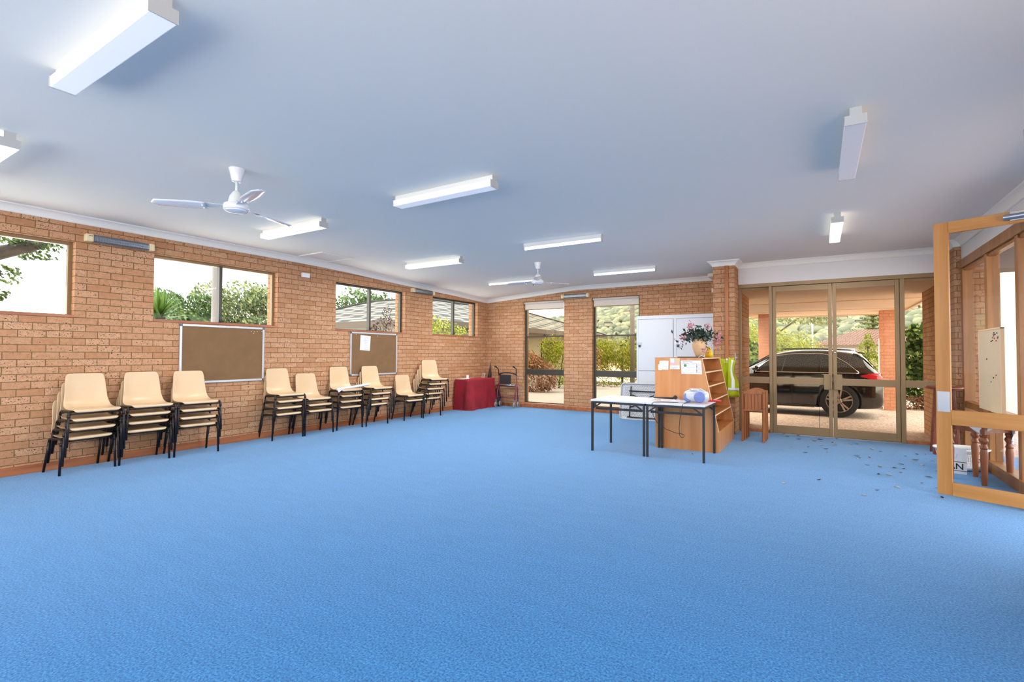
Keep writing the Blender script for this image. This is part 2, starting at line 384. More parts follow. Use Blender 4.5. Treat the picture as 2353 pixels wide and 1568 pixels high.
# ================================================================== the room
XL, YB, XR = -7.66, 11.12, 1.75
def lerp_tab(t, x):
    if x <= t[0][0]: return t[0][1]
    for (a, b), (c, d) in zip(t, t[1:]):
        if x <= c: return b+(d-b)*(x-a)/(c-a)
    return t[-1][1]
SY = [(5,0),(6.1,.06),(8.1,.5),(9.6,.7),(10.7,.92),(11.15,1)]
SX = [(-7.66,1),(-6.57,.6),(-5.08,.05),(-3,0)]
def cz(x, y): return 3.036 - .2*max(0, lerp_tab(SY, y)+lerp_tab(SX, x)-1)

def wall_holes(mp, d0, d1, u0, u1, z0, z1, holes):
    """mp(u, d, z) -> point; d0 inner face, d1 outer face"""
    m = MB()
    us = sorted({u0, u1, *[h[0] for h in holes], *[h[1] for h in holes]}); zs = sorted({z0, z1, *[h[2] for h in holes], *[h[3] for h in holes]})
    def hole(u, z): return any(h[0] < u < h[1] and h[2] < z < h[3] for h in holes)
    for a, b in zip(us, us[1:]):
        for c, d in zip(zs, zs[1:]):
            if hole((a+b)/2, (c+d)/2): continue
            for dd in (d0, d1): m.quad(mp(a,dd,c), mp(b,dd,c), mp(b,dd,d), mp(a,dd,d))
    for a, b, c, d in holes:
        m.quad(mp(a,d0,c), mp(a,d1,c), mp(a,d1,d), mp(a,d0,d)); m.quad(mp(b,d0,c), mp(b,d1,c), mp(b,d1,d), mp(b,d0,d))
        m.quad(mp(a,d0,c), mp(b,d0,c), mp(b,d1,c), mp(a,d1,c)); m.quad(mp(a,d0,d), mp(b,d0,d), mp(b,d1,d), mp(a,d1,d))
    for u in (u0, u1): m.quad(mp(u,d0,z0), mp(u,d1,z0), mp(u,d1,z1), mp(u,d0,z1))
    return m
mpL = lambda u, d, z: (XL-d, u, z)
mpB = lambda u, d, z: (u, YB+d, z)
WZ0, WZ1 = 1.80, 2.722
WL = [(.51,2.31),(3.15,4.96),(6.13,7.95),(8.86,10.66)]
WB = [(-6.53,-5.36),(-4.62,-3.46)]
struct(wall_holes(mpL, 0, .29, -3, 11.41, -.1, 3.08, [(a,b,WZ0,WZ1) for a, b in WL]).build('wall_left', MT['brick'], uvbox=True, fix=False), 'long speckled brick wall on the left with four high windows', 'wall')
struct(wall_holes(mpB, 0, .29, XL, -1.4, -.1, 3.08, [(a,b,.085,2.727) for a, b in WB]).build('wall_back', MT['brick'], uvbox=True, fix=False), 'speckled brick end wall with two tall windows', 'wall')
m = MB(); m.box(-1.59,-1.24, 9.38,11.5, -.1,3.08)
struct(m.build('wall_pillar', MT['brick'], uvbox=True), 'brick pillar between the white cabinet and the glass entrance', 'pillar')
m = MB(); m.box(1.67,2.0, 9.38,12.0, -.1,3.08)
struct(m.build('wall_pier', MT['brick'], uvbox=True), 'brick pier at the right end of the glass entrance', 'pillar')
m = MB(); m.box(-1.24,1.67, 9.88,10.0, 2.66,3.08)
struct(m.build('wall_bulkhead', MT['plaster']), 'plain plaster bulkhead above the glass entrance doors', 'wall')
m = MB(); m.box(-1.395,-1.335, 9.355,9.38, .0,2.945)
struct(m.build('trim_1', MT['pine']), 'thin timber strip running up the brick pillar', 'trim')
mpF = lambda u, d, z: (u, -2.6-d, z)
struct(wall_holes(mpF, 0, .29, XL, XR, -.1, 3.08, [(XL+.3,1.5,.9,2.9)]).build('wall_front', MT['brick'], uvbox=True, fix=False), 'brick wall behind the camera with a long opening made for daylight', 'wall')  # unseen wall, its opening shaped to dim the floor and light the ceiling
# floor, ceiling
m = MB(); m.box(XL,-1.24, -2.6,11.12, -.1,0); m.box(-1.24,2.0,-2.6,9.93,-.1,0); m.box(2.0,2.6,-2.6,9.4,-.1,0)
struct(m.build('floor', MT['carpet']), 'wide blue carpet floor', 'floor')
m = MB(); nx, ny = 36, 48
m.grid([[(XL-.02+(XR+.32-XL)*i/nx, -2.6+13.8*j/ny, cz(XL+(XR+.3-XL)*i/nx, -2.6+13.8*j/ny)) for i in range(nx+1)] for j in range(ny+1)])
struct(m.build('ceiling', MT['ceiling'], smooth=True, fix=False), 'broad plain white plasterboard ceiling', 'ceiling')
m = MB(); m.box(-8.5,2.2, -3.4,11.6, 3.09,3.2)
struct(m.build('roof', MT['fascia']), 'flat roof deck above the hall ceiling', 'roof')
# cornice: mitred cove following every wall top
path = [(XL,-5),(XL,YB),(-1.59,YB),(-1.59,9.38),(-1.24,9.38),(-1.24,9.88),(1.67,9.88),(1.67,9.38),(XR,9.38),(XR,-2.6)]
prof = [(0,-.092),(.012,-.092),(.016,-.078),(.03,-.05),(.052,-.027),(.078,-.014),(.088,-.012),(.09,-.0)]
def offset(d):
    out = []
    for i, p in enumerate(path):
        ds = []
        for a, b in ((i-1, i), (i, i+1)):
            if a < 0 or b >= len(path): continue
            v = Vector((path[b][0]-path[a][0], path[b][1]-path[a][1])).normalized(); ds.append(Vector((v.y, -v.x)))
        if len(ds) == 1: o = ds[0]*d
        else: o = (ds[0]+ds[1])*d/(1+ds[0].dot(ds[1]))
        out.append(Vector(p)+o)
    return out
offs = [offset(d) for d, h in prof]
names = ['trim_2','trim_3','trim_4','trim_5','trim_6','trim_7','trim_8','trim_9','trim_10']
whr = ['along the top of the left brick wall','along the top of the brick end wall','on the left side of the brick pillar','across the top of the brick pillar','on the right side of the brick pillar','above the entrance bulkhead','on the side of the right brick pier','on the front of the right brick pier','above the glazed timber wall']
for k in range(len(path)-1):
    n = 24 if k < 2 else 1; m = MB(); rows = []
    for i in range(n+1):
        t = i/n; row = []
        for o, (d, h) in zip(offs, prof):
            q = o[k].lerp(o[k+1], t); row.append((q.x, q.y, cz(q.x, q.y)+h))
        rows.append(row)
    m.grid(rows)
    struct(m.build(names[k], MT['cornice'], smooth=True, fix=False), 'white coved cornice '+whr[k], 'cornice')
m = MB(); m.box(XL,XL+.022, -5,YB, 0,.095)
struct(m.build('baseboard_left', MT['skirt'], bevel=.004), 'reddish timber skirting board along the left brick wall', 'skirting board')
m = MB(); m.box(XL+.022,-1.59, YB-.022,YB, 0,.085)
struct(m.build('baseboard_back', MT['skirt'], bevel=.004), 'timber skirting board along the end wall under the tall windows', 'skirting board')

# ------------------------------------------------------------------ windows
def window(name, label, mp, u0, u1, z0, z1, fm, gm, mull, trans, d=.10, fw=.04, sill=True, stay=None, blind=False):
    root = empty(name, label, 'window', mp((u0+u1)/2, d, z0), kind='structure')
    off = Vector(root.location)
    def P(u, dd, z): return Vector(mp(u, dd, z))-off
    def bx(m, a, b, d0, d1, c, e):
        p, q = P(a, d0, c), P(b, d1, e)
        m.box(min(p.x,q.x), max(p.x,q.x), min(p.y,q.y), max(p.y,q.y), min(p.z,q.z), max(p.z,q.z))
    m = MB()
    bx(m, u0,u1, d,d+.06, z1-fw,z1); bx(m, u0,u1, d,d+.06, z0,z0+fw); bx(m, u0,u0+fw, d,d+.06, z0+fw,z1-fw); bx(m, u1-fw,u1, d,d+.06, z0+fw,z1-fw)
    m.build('frame', fm, root)
    for u, w in mull:
        m = MB(); bx(m, u-w/2,u+w/2, d-.012,d+.058, z0+fw*.5,z1-fw*.5); m.build('mullion', MT['alu_dark'], root)
    for z, w in trans:
        m = MB(); bx(m, u0+fw*.5,u1-fw*.5, d-.006,d+.056, z-w/2,z+w/2); m.build('transom', fm, root)
    cuts = [u0+fw*.6]+[u for u, w in mull]+[u1-fw*.6]; zc = [z0+fw*.6]+[z for z, w in trans]+[z1-fw*.6]
    for a, b in zip(cuts, cuts[1:]):
        for c, e in zip(zc, zc[1:]):
            m = MB(); bx(m, a,b, d+.028,d+.034, c,e); m.build('glass_pane', gm, root)
    if sill:
        m = MB(); bx(m, u0,u1, -.012,d, z0-.001,z0+.028); m.build('sill', MT['sill'], root)
    if stay:
        m = MB()
        for u, z in stay: bx(m, u-.03,u+.03, d-.03,d, z,z+.02); bx(m, u-.01,u+.01, d-.045,d-.02, z+.005,z+.05)
        m.build('latch', MT['black'], root)
    if blind:
        b = MB(); c = P((u0+u1)/2, .03, z1-.035); L = (u1-u0)/2-.02
        b.tube([c-Vector((L,0,0)), c+Vector((L,0,0))], .028, 14); bl = b.build('roller_blind', MT['blind'], root, smooth=True)
        b = MB(); bx(b, u0+.03,u1-.03, .045,.05, z1-.2,z1-.03); b.build('blind_fabric', MT['blind'], bl)
        b = MB(); bx(b, u0+.03,u1-.03, .038,.056, z1-.222,z1-.2); b.build('bottom_rail', MT['alu'], bl)
    return root
wl = ['high left wall window nearest the camera with a big branch behind it','high window above the larger blank noticeboard, yucca and power pole outside','high window above the noticeboard with a pinned sheet, tiled roof outside','high window nearest the far corner, bright green bush outside']
for i, ((a, b), lb) in enumerate(zip(WL, wl)):
    c = (a+b)/2
    window('window_%d' % (i+1), lb, mpL, a, b, WZ0, WZ1, MT['alu'] if i < 2 else MT['alu_dark'], MT['glass'], [(c if i != 1 else 4.08, .045)], [], stay=[(c, WZ0+.06)] if i != 1 else [(4.08, WZ0+.04)])
wb = ['tall bronze window nearest the corner, walker beside it','tall bronze window beside the white cabinet, hillside outside']
for i, ((a, b), lb) in enumerate(zip(WB, wb)):
    window('window_%d' % (i+5), lb, mpB, a, b, .085, 2.727, MT['alu_dark'], MT['glass_w'], [], [(1.82,.035),(.91,.15)], fw=.05, stay=[((a+b)/2, 1.84)], blind=True)

# ------------------------------------------------------------------ glass entrance
Y0, Y1 = 9.90, 9.97
def ebox(m, a, b, c, d, y0=Y0, y1=Y1): m.box(a,b, y0,y1, c,d)
fr = empty('window_7', 'fixed bronze entrance frame with a narrow glass sidelight at each end', 'window', (.2,9.93,0), kind='structure'); O = Vector((.2,9.93,0))
def part(m, name, mt, root, off, **k):
    m.v = [p-off for p in m.v]; return m.build(name, mt, root, **k)
m = MB(); ebox(m,-1.24,1.67,2.595,2.66,9.875,9.99); ebox(m,-1.24,-1.195,0,2.595); ebox(m,-.745,-.695,0,2.595,9.88,9.99); ebox(m,1.1,1.16,0,2.595,9.88,9.99); ebox(m,1.63,1.67,0,2.595); part(m,'frame',MT['alu'],fr,O,bevel=.004)
for a, b in ((-1.195,-.745),(1.16,1.63)):
    m = MB(); ebox(m,a,b,.875,.985); part(m,'transom',MT['alu'],fr,O)
    m = MB(); ebox(m,a,b,0,.05); part(m,'sill',MT['skirt'],fr,O)
    for c, d in ((.05,.88),(.98,2.6)):
        m = MB(); ebox(m,a,b,c,d,9.932,9.938); part(m,'glass_pane',MT['glass_w'],fr,O)
for nm, a, b, s, lb in (('door_1',-.69,.196,1,'left bronze framed glass entrance door, folded wooden tables beside it'),('door_2',.204,1.095,-1,'right bronze framed glass entrance door, car wheel showing through it')):
    d = empty(nm, lb, 'door', ((a+b)/2,9.93,0), kind='structure'); O = Vector(d.location)
    m = MB(); ebox(m,a,a+.055,.012,2.59); ebox(m,b-.055,b,.012,2.59); ebox(m,a+.055,b-.055,2.495,2.59); ebox(m,a+.055,b-.055,.012,.14); part(m,'frame',MT['alu'],d,O,bevel=.003)
    m = MB(); ebox(m,a+.05,b-.05,.875,.985,9.895,9.975); part(m,'mid_rail',MT['alu'],d,O,bevel=.003)
    for c, e in ((.13,.88),(.98,2.5)):
        m = MB(); ebox(m,a+.045,b-.045,c,e,9.932,9.938); part(m,'glass_pane',MT['glass_w'],d,O)
    e = b if s > 0 else a
    m = MB(); x0, x1 = sorted((e-s*.004, e-s*.125)); ebox(m,x0,x1,.80,1.06,9.872,9.9)
    x0, x1 = sorted((e-s*.012, e-s*.032)); m.box(x0,x1,9.845,9.872,.805,1.055); part(m,'push_plate',MT['alu'],d,O,bevel=.004)
    if s < 0:
        m = MB(); m.lathe([(.016,0),(.016,.012),(.009,.016)],12,(a+.03,9.9,1.42),0,Matrix.Rotation(PI/2,3,'X')); part(m,'lock_cylinder',MT['chrome'],d,O,smooth=True)
m = MB(); m.box(-.7,1.1,9.85,9.99,0,.012)
struct(m.build('trim_11', MT['steel']), 'metal threshold strip under the glass entrance doors', 'threshold')

# ------------------------------------------------------------------ right side: glazed timber wall and open timber doors
gw = empty('window_8', 'timber framed glazed wall behind the open timber door', 'window', (XR,7.6,0), kind='structure'); O = Vector((XR,7.6,0))
m = MB(); m.box(XR-.03,XR+.09,6.11,9.38,2.62,2.74); m.box(XR,XR+.07,6.11,9.38,2.58,2.62); part(m,'head',MT['frame_t'],gw,O,bevel=.004)
m = MB()
for y in (9.3,8.12,7.02,6.16): m.box(XR-.02,XR+.1,y-.05,y+.05,.1,2.62)
part(m,'frame',MT['frame_t'],gw,O,bevel=.004)
m = MB(); m.box(XR-.04,XR+.1,6.11,9.38,0,.13); part(m,'sill',MT['frame_t'],gw,O,bevel=.004)
m = MB(); m.box(XR-.01,XR+.08,6.11,9.38,.66,.75); part(m,'transom',MT['frame_t'],gw,O,bevel=.004)
for a, b in ((6.2,6.98),(7.07,8.07),(8.17,9.26)):
    for c, e in ((.13,.67),(.74,2.6)):
        m = MB(); m.box(XR+.03,XR+.036,a,b,c,e); part(m,'glass_pane',MT['glass_c'],gw,O)
m = MB(); m.box(XR,XR+.12,-2.89,9.38,2.72,3.08)
struct(m.build('wall_bulkhead_right', MT['plaster']), 'white plaster bulkhead above the glazed timber wall', 'wall')
m = wall_holes(lambda u, d, z: (XR+d, u, z), 0, .29, -2.89, 4.3, -.1, 2.72, [(-2.2,2.6,.9,2.6)])
struct(m.build('wall_right', MT['brick'], uvbox=True, fix=False), 'brick wall beside the open timber double doors', 'wall')
def timber_door(name, label, hinge, ang):
    d = empty(name, label, 'door', (hinge[0],hinge[1],0), ang, kind='structure'); W = .82; t = .02
    m = MB()
    m.box(W-.115,W,-t,t,.02,2.70); m.box(0,.115,-t,t,.02,2.70); part(m,'stile',MT['fir'],d,Vector(),bevel=.003)
    m = MB(); m.box(.115,W-.115,-t,t,2.588,2.70); m.box(.115,W-.115,-t,t,.707,.851); m.box(.115,W-.115,-t,t,.02,.145); part(m,'rail',MT['firx'],d,Vector(),bevel=.003)
    for c, e in ((.14,.712),(.846,2.592)):
        m = MB(); m.box(.11,W-.11,-.003,.003,c,e); part(m,'glass_pane',MT['glass_c'],d,Vector())
    for s in (-1, 1):
        m = MB(); m.box(W-.11,W-.012,s*(t+.001)-.0015,s*(t+.001)+.0015,.832,1.03); part(m,'push_plate',MT['steel'],d,Vector())
    return d
d = timber_door('door_3', 'open golden timber door with glass panes, small turned-leg table behind it', (1.745,6.115), R(155.9))
m = MB(); m.tube([(.30,.05,2.645),(.05,.05,2.645)],.026,12); m.box(.1,.26,.02,.045,2.61,2.69); m.bar((.06,.05,2.68),(-.08,.16,2.69),.02,.008); part(m,'door_closer',MT['steel'],d,Vector(),auto=40)
timber_door('door_4', 'second open timber door, only its edge showing at the right edge of the photo', (1.745,4.36), R(209.5))
# lobby beyond the glazed wall
m = MB(); m.box(2.0,2.045,9.4,10.0,-.1,2.9)
struct(m.build('wall_lobby', MT['brick'], uvbox=True), 'short brick wall outside the glazed timber wall', 'wall')
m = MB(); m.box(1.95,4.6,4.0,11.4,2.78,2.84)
struct(m.build('soffit_verandah', MT['fascia']), 'verandah soffit, painted dark for the reflection in the glazed wall', 'soffit')  # dark colour stands in for the ceiling reflected in the glazing
m = MB(); m.box(2.61,4.6,2.0,9.4,-.14,-.04)
struct(m.build('path_verandah', MT['asphalt']), 'pale concrete path outside the glazed wall', 'path')

m = MB()
for i in range(24): m.prism([(0,0),(-.012,0),(-.02,.14),(0,.14)], lambda a, b: (2.7,14.0+a,-.02+.14*i+b), lambda a, b: (6.5,14.0+a,-.02+.14*i+b))

struct(m.build('wall_weatherboard', MT['soffit']), 'cream weatherboard wall outside, seen through the glazed timber wall', 'wall')

# ------------------------------------------------------------------ ceiling fittings
LIGHT_W = 20
def batten(label, x, y, rz, kind='diffuser', power=1, z=None, dirty=False, dx=1.23, w=.125):
    zc = cz(x, y) if z is None else z
    o = empty('fluorescent_light', label, 'ceiling light', (x, y, zc), rz, 'fluorescent battens on the ceiling')
    h = dx/2; m = MB()
    if kind == 'diffuser':
        m.box(-h,h,-.032,.032,-.05,0); m.build('spine', MT['white_warm'], o, bevel=.003)
        for s in (-1, 1):
            m = MB(); m.prism([(-.034,0),(.034,0),(.034,-.05),(w/2,-.05),(w/2,-.116),(-w/2,-.116),(-w/2,-.05),(-.034,-.05)], lambda a, b: (s*h, a, b), lambda a, b: (s*(h+.006), a, b)); m.build('end_cap', MT['grey_end'], o)
        m = MB(); m.box(-h,h,-w/2+.002,w/2-.002,-.114,-.051); m.build('diffuser', MT['diff_d' if dirty else 'diff' if power > .9 else 'diff_o'], o, bevel=.006)
        zl = -.118
    else:
        m.prism([(-.035,0),(.035,0),(.028,-.055),(-.028,-.055)], lambda a, b: (-h, a, b), lambda a, b: (h, a, b)); m.build('spine', MT['white_warm'], o)
        for s in (-1, 1):
            m = MB(); m.box(s*h-.008,s*h+.008,-.032,.032,-.1,-.005); m.build('lamp_holder', MT['grey_end'], o, bevel=.003)
        m = MB(); m.tube([(-h+.012,0,-.08),(h-.012,0,-.08)],.014,12); m.build('tube', MT['tube'], o, smooth=True)
        zl = -.1
    ld = bpy.data.lights.new('fill_area', 'AREA'); ld.shape = 'RECTANGLE'; ld.size = dx*.95; ld.size_y = w*.9; ld.energy = LIGHT_W*power; ld.color = (1,.98,.96)  # fill light added below each fitting, far rows strongest to brighten that end
    lo = bpy.data.objects.new('fill_area', ld); COL.objects.link(lo); lo.parent = o; lo.location = (0,0,zl-.004)
batten('fluorescent batten light nearest the camera at the top left of the ceiling', -3.16, 1.06, 0, power=.05)
batten('fluorescent batten light cut off by the left edge of the photo', -5.77, 1.15, 0, power=1)
batten('fluorescent batten light in front of the larger ceiling fan, toward the middle', -3.16, 3.79, 0, power=.4)
batten('fluorescent batten light beside the blade of the larger ceiling fan', -5.76, 3.92, 0, power=1.6)
batten('small diffuser batten light beyond the ceiling hatch, nearer the left wall', -5.77, 6.68, 0, power=2.4)
batten('bare tube batten light in the middle of the ceiling', -3.14, 6.43, 0, 'bare', power=1.6)
batten('bare tube batten light above the white cabinet', -3.19, 9.26, 0, 'bare', power=1.5)
batten('bare tube batten light behind the smaller far ceiling fan', -5.8, 9.36, 0, 'bare', power=2.8)
batten('large dusty batten light on the right side of the ceiling', .225, 4.59, PI/2, power=.05, dirty=True)
batten('small batten light on the right, in front of the glass entrance', .2, 7.45, PI/2, power=1.8)

def fan(label, x, y, a0, cap):
    z = cz(x, y); o = empty('ceiling_fan', label, 'ceiling fan', (x, y, z), 0, 'white ceiling fans')
    m = MB(); m.lathe([(.002,0),(.066,0),(.066,-.006),(.04,-.115),(.028,-.118)],24); m.build('canopy', MT['fanw'], o, auto=40)
    m = MB(); m.tube([(0,0,-.11),(0,0,-.235)],.0115,12); m.build('down_rod', MT['fanw'], o, smooth=True)
    m = MB(); m.lathe([(.02,-.2),(.034,-.215),(.055,-.25),(.066,-.30),(.068,-.318)],24); m.build('motor_cover', MT['white_warm'], o, auto=40)
    m = MB(); m.lathe([(.03,-.316),(.1,-.322),(.105,-.33),(.105,-.368),(.1,-.374),(.09,-.376),(.09,-.385),(.06,-.398),(.002,-.402)],28); m.build('motor', MT['fanw'], o, auto=40)
    for k in range(3):
        M = Matrix.Rotation(a0+k*2*PI/3, 4, 'Z') @ Matrix.Translation((0,0,-.345)) @ Matrix.Rotation(R(11), 4, 'X')
        m = MB(); rows = []
        for i in range(13):
            t = i/12; r = .24+t*.43; w = .058+.012*math.sin(PI*min(t*1.3,1)) ; w *= (1 if t < .88 else max(.12, math.sqrt(max(0, 1-((t-.88)/.12)**2))))
            rows.append([M @ Vector((r, -w+2*w*j/6, -.008*(1-(2*j/6-1)**2))) for j in range(7)])
        m.grid(rows); b = m.build('blade', MT['fanw'], o, smooth=True, solid=.004)
        m = MB(); rows = []
        for i in range(5):
            t = i/4; r = .095+t*.2; w = .028+.022*t
            rows.append([M @ Vector((r, -w+2*w*j/4, .004)) for j in range(5)])
        m.grid(rows)
        for q in (-.025,.025): m.lathe([(.006,.0),(.006,-.02),(.002,-.022)],8,M @ Vector((.265,q,0)))
        m.build('bracket', MT['white_warm'], b, solid=.003)
    if cap:
        m = MB(); m.sphere((-.055,-.07,-.41),.01,8,6); m.build('pull_switch', MT['black'], o)
    return o
fan('larger nearer white ceiling fan with three blades, in front of the high windows', -4.44, 2.46, R(-15), False)
fan('smaller far white ceiling fan in front of the tall end windows', -4.32, 7.87, R(-62), True)
# hatch
o = empty('ceiling_hatch', 'square white access hatch in the ceiling by the left wall', 'ceiling hatch', (-7.22,5.55,cz(-7.22,5.55)), 0)
m = MB(); z = -.014
for a, b, c, d in ((-.32,.32,-.32,-.29),(-.32,.32,.29,.32),(-.32,-.29,-.29,.29),(.29,.32,-.29,.29)): m.box(a,b,c,d,z,.0)
m.build('trim_frame', MT['cornice'], o, bevel=.003)
m = MB(); m.box(-.29,.29,-.29,.29,-.006,0); m.build('panel', MT['ceiling'], o)
o.location.x = -7.2

# ------------------------------------------------------------------ wall heaters, sensor
def heater(label, loc, rz, L, style):
    o = empty('radiant_heater', label, 'wall heater', loc, rz, 'radiant bar heaters high on the brick walls')   # local x along wall, -y into the room
    m = MB(); m.prism([(0,.04),(-.05,.045),(-.075,.02),(-.075,-.03),(-.055,-.045),(0,-.04)], lambda a, b: (-L/2+.075, a, b), lambda a, b: (L/2-.06, a, b)); m.build('reflector', MT['reflector'], o)
    for x0, x1 in ((-L/2,-L/2+.08),(L/2-.065,L/2)):
        m = MB(); m.box(x0,x1,-.085,0,-.047,.047); c = m.build('end_cap', MT['cream'], o, bevel=.012)
        if x0 < 0:
            m = MB(); m.box(x0+.03,x1-.012,-.0875,-.085,.018,.026); m.build('badge', MT['ink_d'], c)
    m = MB()
    n = 22 if style == 0 else 4
    for i in range(n):
        x = -L/2+.09+(L-.165)*i/(n-1); m.tube([(x,-.05,.046),(x,-.078,.022),(x,-.079,-.03),(x,-.056,-.046)],.0022,5)
    for a, b in ((-.079,.022),(-.08,-.004),(-.08,-.03),(-.053,.046),(-.056,-.046)): m.tube([(-L/2+.08,a,b),(L/2-.065,a,b)],.0028,5)
    m.build('grille', MT['steel'], o)
    return o
heater('radiant bar heater on the left wall between the nearest two high windows', (XL,2.75,2.785), PI/2, .74, 0)
heater('radiant bar heater tucked under the cornice left of the farthest high window', (XL,8.48,2.775), PI/2, .74, 1)
heater('radiant bar heater on the end wall between the two tall windows', (-5.045,YB,2.795), 0, .74, 1)
o = empty('motion_sensor', 'small white motion sensor box on the left brick wall', 'sensor', (XL,5.465,2.735), PI/2)
m = MB(); m.box(-.075,.075,-.045,0,-.035,.045); m.build('housing', MT['white'], o, bevel=.008)
m = MB(); m.box(-.06,.06,-.048,-.045,-.028,.0); m.build('lens', MT['paper'], o)
# ================================================================== noticeboards on the left wall (local x along wall, -y into the room)
def pinboard(label, y, zc, w, h, pins):
    o = empty('noticeboard', label, 'noticeboard', (XL, y, zc), PI/2)
    m = MB(); m.box(-w/2+.01,w/2-.01,-.016,0,-h/2+.01,h/2-.01); m.build('panel', MT['pinboard'], o)
    m = MB(); f = .03
    m.box(-w/2,w/2,-.024,0,h/2-f,h/2); m.box(-w/2,w/2,-.024,0,-h/2,-h/2+f); m.box(-w/2,-w/2+f,-.024,0,-h/2+f,h/2-f); m.box(w/2-f,w/2,-.024,0,-h/2+f,h/2-f); m.build('frame', MT['board_alu'], o, bevel=.003)
    for a in (-1, 1):
        for b in (-1, 1):
            m = MB(); m.box(a*w/2-.034 if a > 0 else a*w/2-.002, a*w/2+.002 if a > 0 else a*w/2+.034, -.027,0, b*h/2-.034 if b > 0 else b*h/2-.002, b*h/2+.002 if b > 0 else b*h/2+.034); m.build('corner', MT['board_corner'], o, bevel=.004)
    for px, pz in pins:
        m = MB(); m.lathe([(.003,0),(.003,.006),(.007,.008),(.007,.013)],8,(px,-.016,pz),0,Matrix.Rotation(PI/2,3,'X')); m.build('push_pin', MT['cream'], o)
    return o
pinboard('larger empty brown noticeboard with aluminium frame under a high window', 4.10, 1.36, 1.25, .85, [(.40,.355),(.45,.352),(.50,.356),(.58,.36),(.44,.33),(-.30,.405)])
pinboard('squarer brown noticeboard with one white sheet pinned on it', 7.085, 1.365, 1.24, .85, [(-.49,.38),(.06,.36)])
def sheet(name, label, cat, mp, pts, mt=None, th=.0012, marks=(), mm='ink', group=None):
    """flat sheet: pts in (u,v); mp(u,v,d) maps to world, d = height above the surface"""
    c = mp(*[sum(p[i] for p in pts)/len(pts) for i in (0,1)], 0); o = Vector(c)
    m = MB(); m.prism(pts, lambda a, b: Vector(mp(a,b,.0005))-o, lambda a, b: Vector(mp(a,b,.0005+th))-o)
    s = m.build(name, mt or MT['paper'], loc=o); tag(s, label, cat, group)
    byc = {}
    for k in marks:
        col = k[4] if len(k) > 4 else mm; byc.setdefault(col, MB()); a, b, c2, d = k[:4]
        byc[col].prism([(a,b),(c2,b),(c2,d),(a,d)], lambda p, q: Vector(mp(p,q,.0006+th))-o, lambda p, q: Vector(mp(p,q,.0009+th))-o)
    for col, q in byc.items(): q.build('printed_lines', MT[col], s)
    return s
random.seed(3)
mk = []
for i in range(14):
    z = 1.69-.018*i; mk.append((6.76+random.random()*.05, z, 6.86+random.random()*.08, z-.006))
sheet('pinned_sheet', 'white printed sheet pinned on the squarer noticeboard', 'paper', lambda u, v, d: (XL+.016+d, u, v), [(6.715,1.735),(6.97,1.715),(6.95,1.425),(6.70,1.44)], marks=mk)

# ================================================================== stacked chairs
def chair_proto():
    o = empty('stacking_chair', '', 'chair')
    P = [(.028,.383,.185,0),(.038,.396,.212,0),(.03,.414,.224,0),(-.02,.417,.229,.0),(-.12,.408,.231,.004),(-.22,.402,.231,.010),(-.30,.408,.228,.024),(-.352,.43,.222,.04),(-.383,.475,.213,.05),(-.397,.545,.206,.046),(-.405,.63,.201,.034),(-.412,.72,.196,.024),(-.418,.785,.188,.017),(-.42,.808,.172,.012),(-.421,.814,.15,.01)]
    rows = []
    for i, (x, z, w, l) in enumerate(P):
        a, b = P[max(i-1,0)], P[min(i+1,len(P)-1)]; t = Vector((b[0]-a[0],0,b[1]-a[1])).normalized(); n = Vector((-t.z,0,t.x))
        if i < 7: n = Vector((0,0,1))
        elif i > 8: n = Vector((1,0,0))
        else: n = Vector((.6,0,.8))
        row = []
        for j in range(11):
            u = j/5-1; k = l*abs(u)**2.6; row.append((x+n.x*k, w*u, z+n.z*k))
        rows.append(row)
    m = MB(); m.grid(rows); s = m.build('seat_shell', MT['seat'], o, smooth=True, solid=.007, sub=1)
    for sy in (-1, 1):
        y = sy*.262
        m = MB(); m.tube([(.0,sy*.268,0),(-.001,y,.2),(-.002,y*.98,.35)],.0135,8); m.build('front_leg', MT['leg'], o, smooth=True)
        m = MB(); m.tube([(-.30,sy*.25,.355),(-.325,sy*.255,.22),(-.385,sy*.262,0)],.0135,8); m.build('rear_leg', MT['leg'], o, smooth=True)
        m = MB(); m.tube([(-.002,y*.98,.345),(-.004,y*.97,.375),(-.022,y*.96,.394),(-.05,y*.95,.398),(-.22,y*.95,.394),(-.265,y*.95,.39),(-.288,y*.953,.378),(-.3,sy*.25,.35)],.0135,8)
        m.tube([(-.003,y*.98,.33),(-.003,y*.98,.362)],.0175,8)
        m.build('side_frame', MT['leg'], o, smooth=True)
    m = MB(); m.tube([(-.012,-.25,.37),(-.012,.25,.37)],.01,8); m.tube([(-.262,-.248,.372),(-.262,.248,.372)],.01,8); m.build('cross_bar', MT['leg'], o, smooth=True)
    m = MB(); m.sphere((0,0,0),.001,4,3)
    return o
stacks = [  # x, y, rz, count, phrase
 (-7.222,2.345,.10,4,'leftmost stack, nearest the camera'),
 (-7.235,2.92,-.05,4,'second stack from the left'),
 (-7.19,3.51,-.10,4,"stack at the larger noticeboard lower left corner"),
 (-7.265,4.92,-.02,4,'tall stack just right of the larger noticeboard'),
 (-7.24,5.49,-.07,3,'three-chair stack in the middle of the row'),
 (-7.27,6.16,-.09,4,'stack carrying the white rolled paper'),
 (-7.218,6.77,-.02,4,'stack in front of the noticeboard with the sheet'),
 (-7.175,7.74,-.07,2,'two-chair stack'),
 (-7.20,8.31,-.16,5,'five-chair stack beside the red cloth table')]
proto = chair_proto(); first = True
pos_words = {1:['only'],2:['bottom','top'],3:['bottom','middle','top'],4:['bottom','second lowest','third lowest','top'],5:['bottom','second lowest','middle','fourth lowest','top']}
random.seed(5)
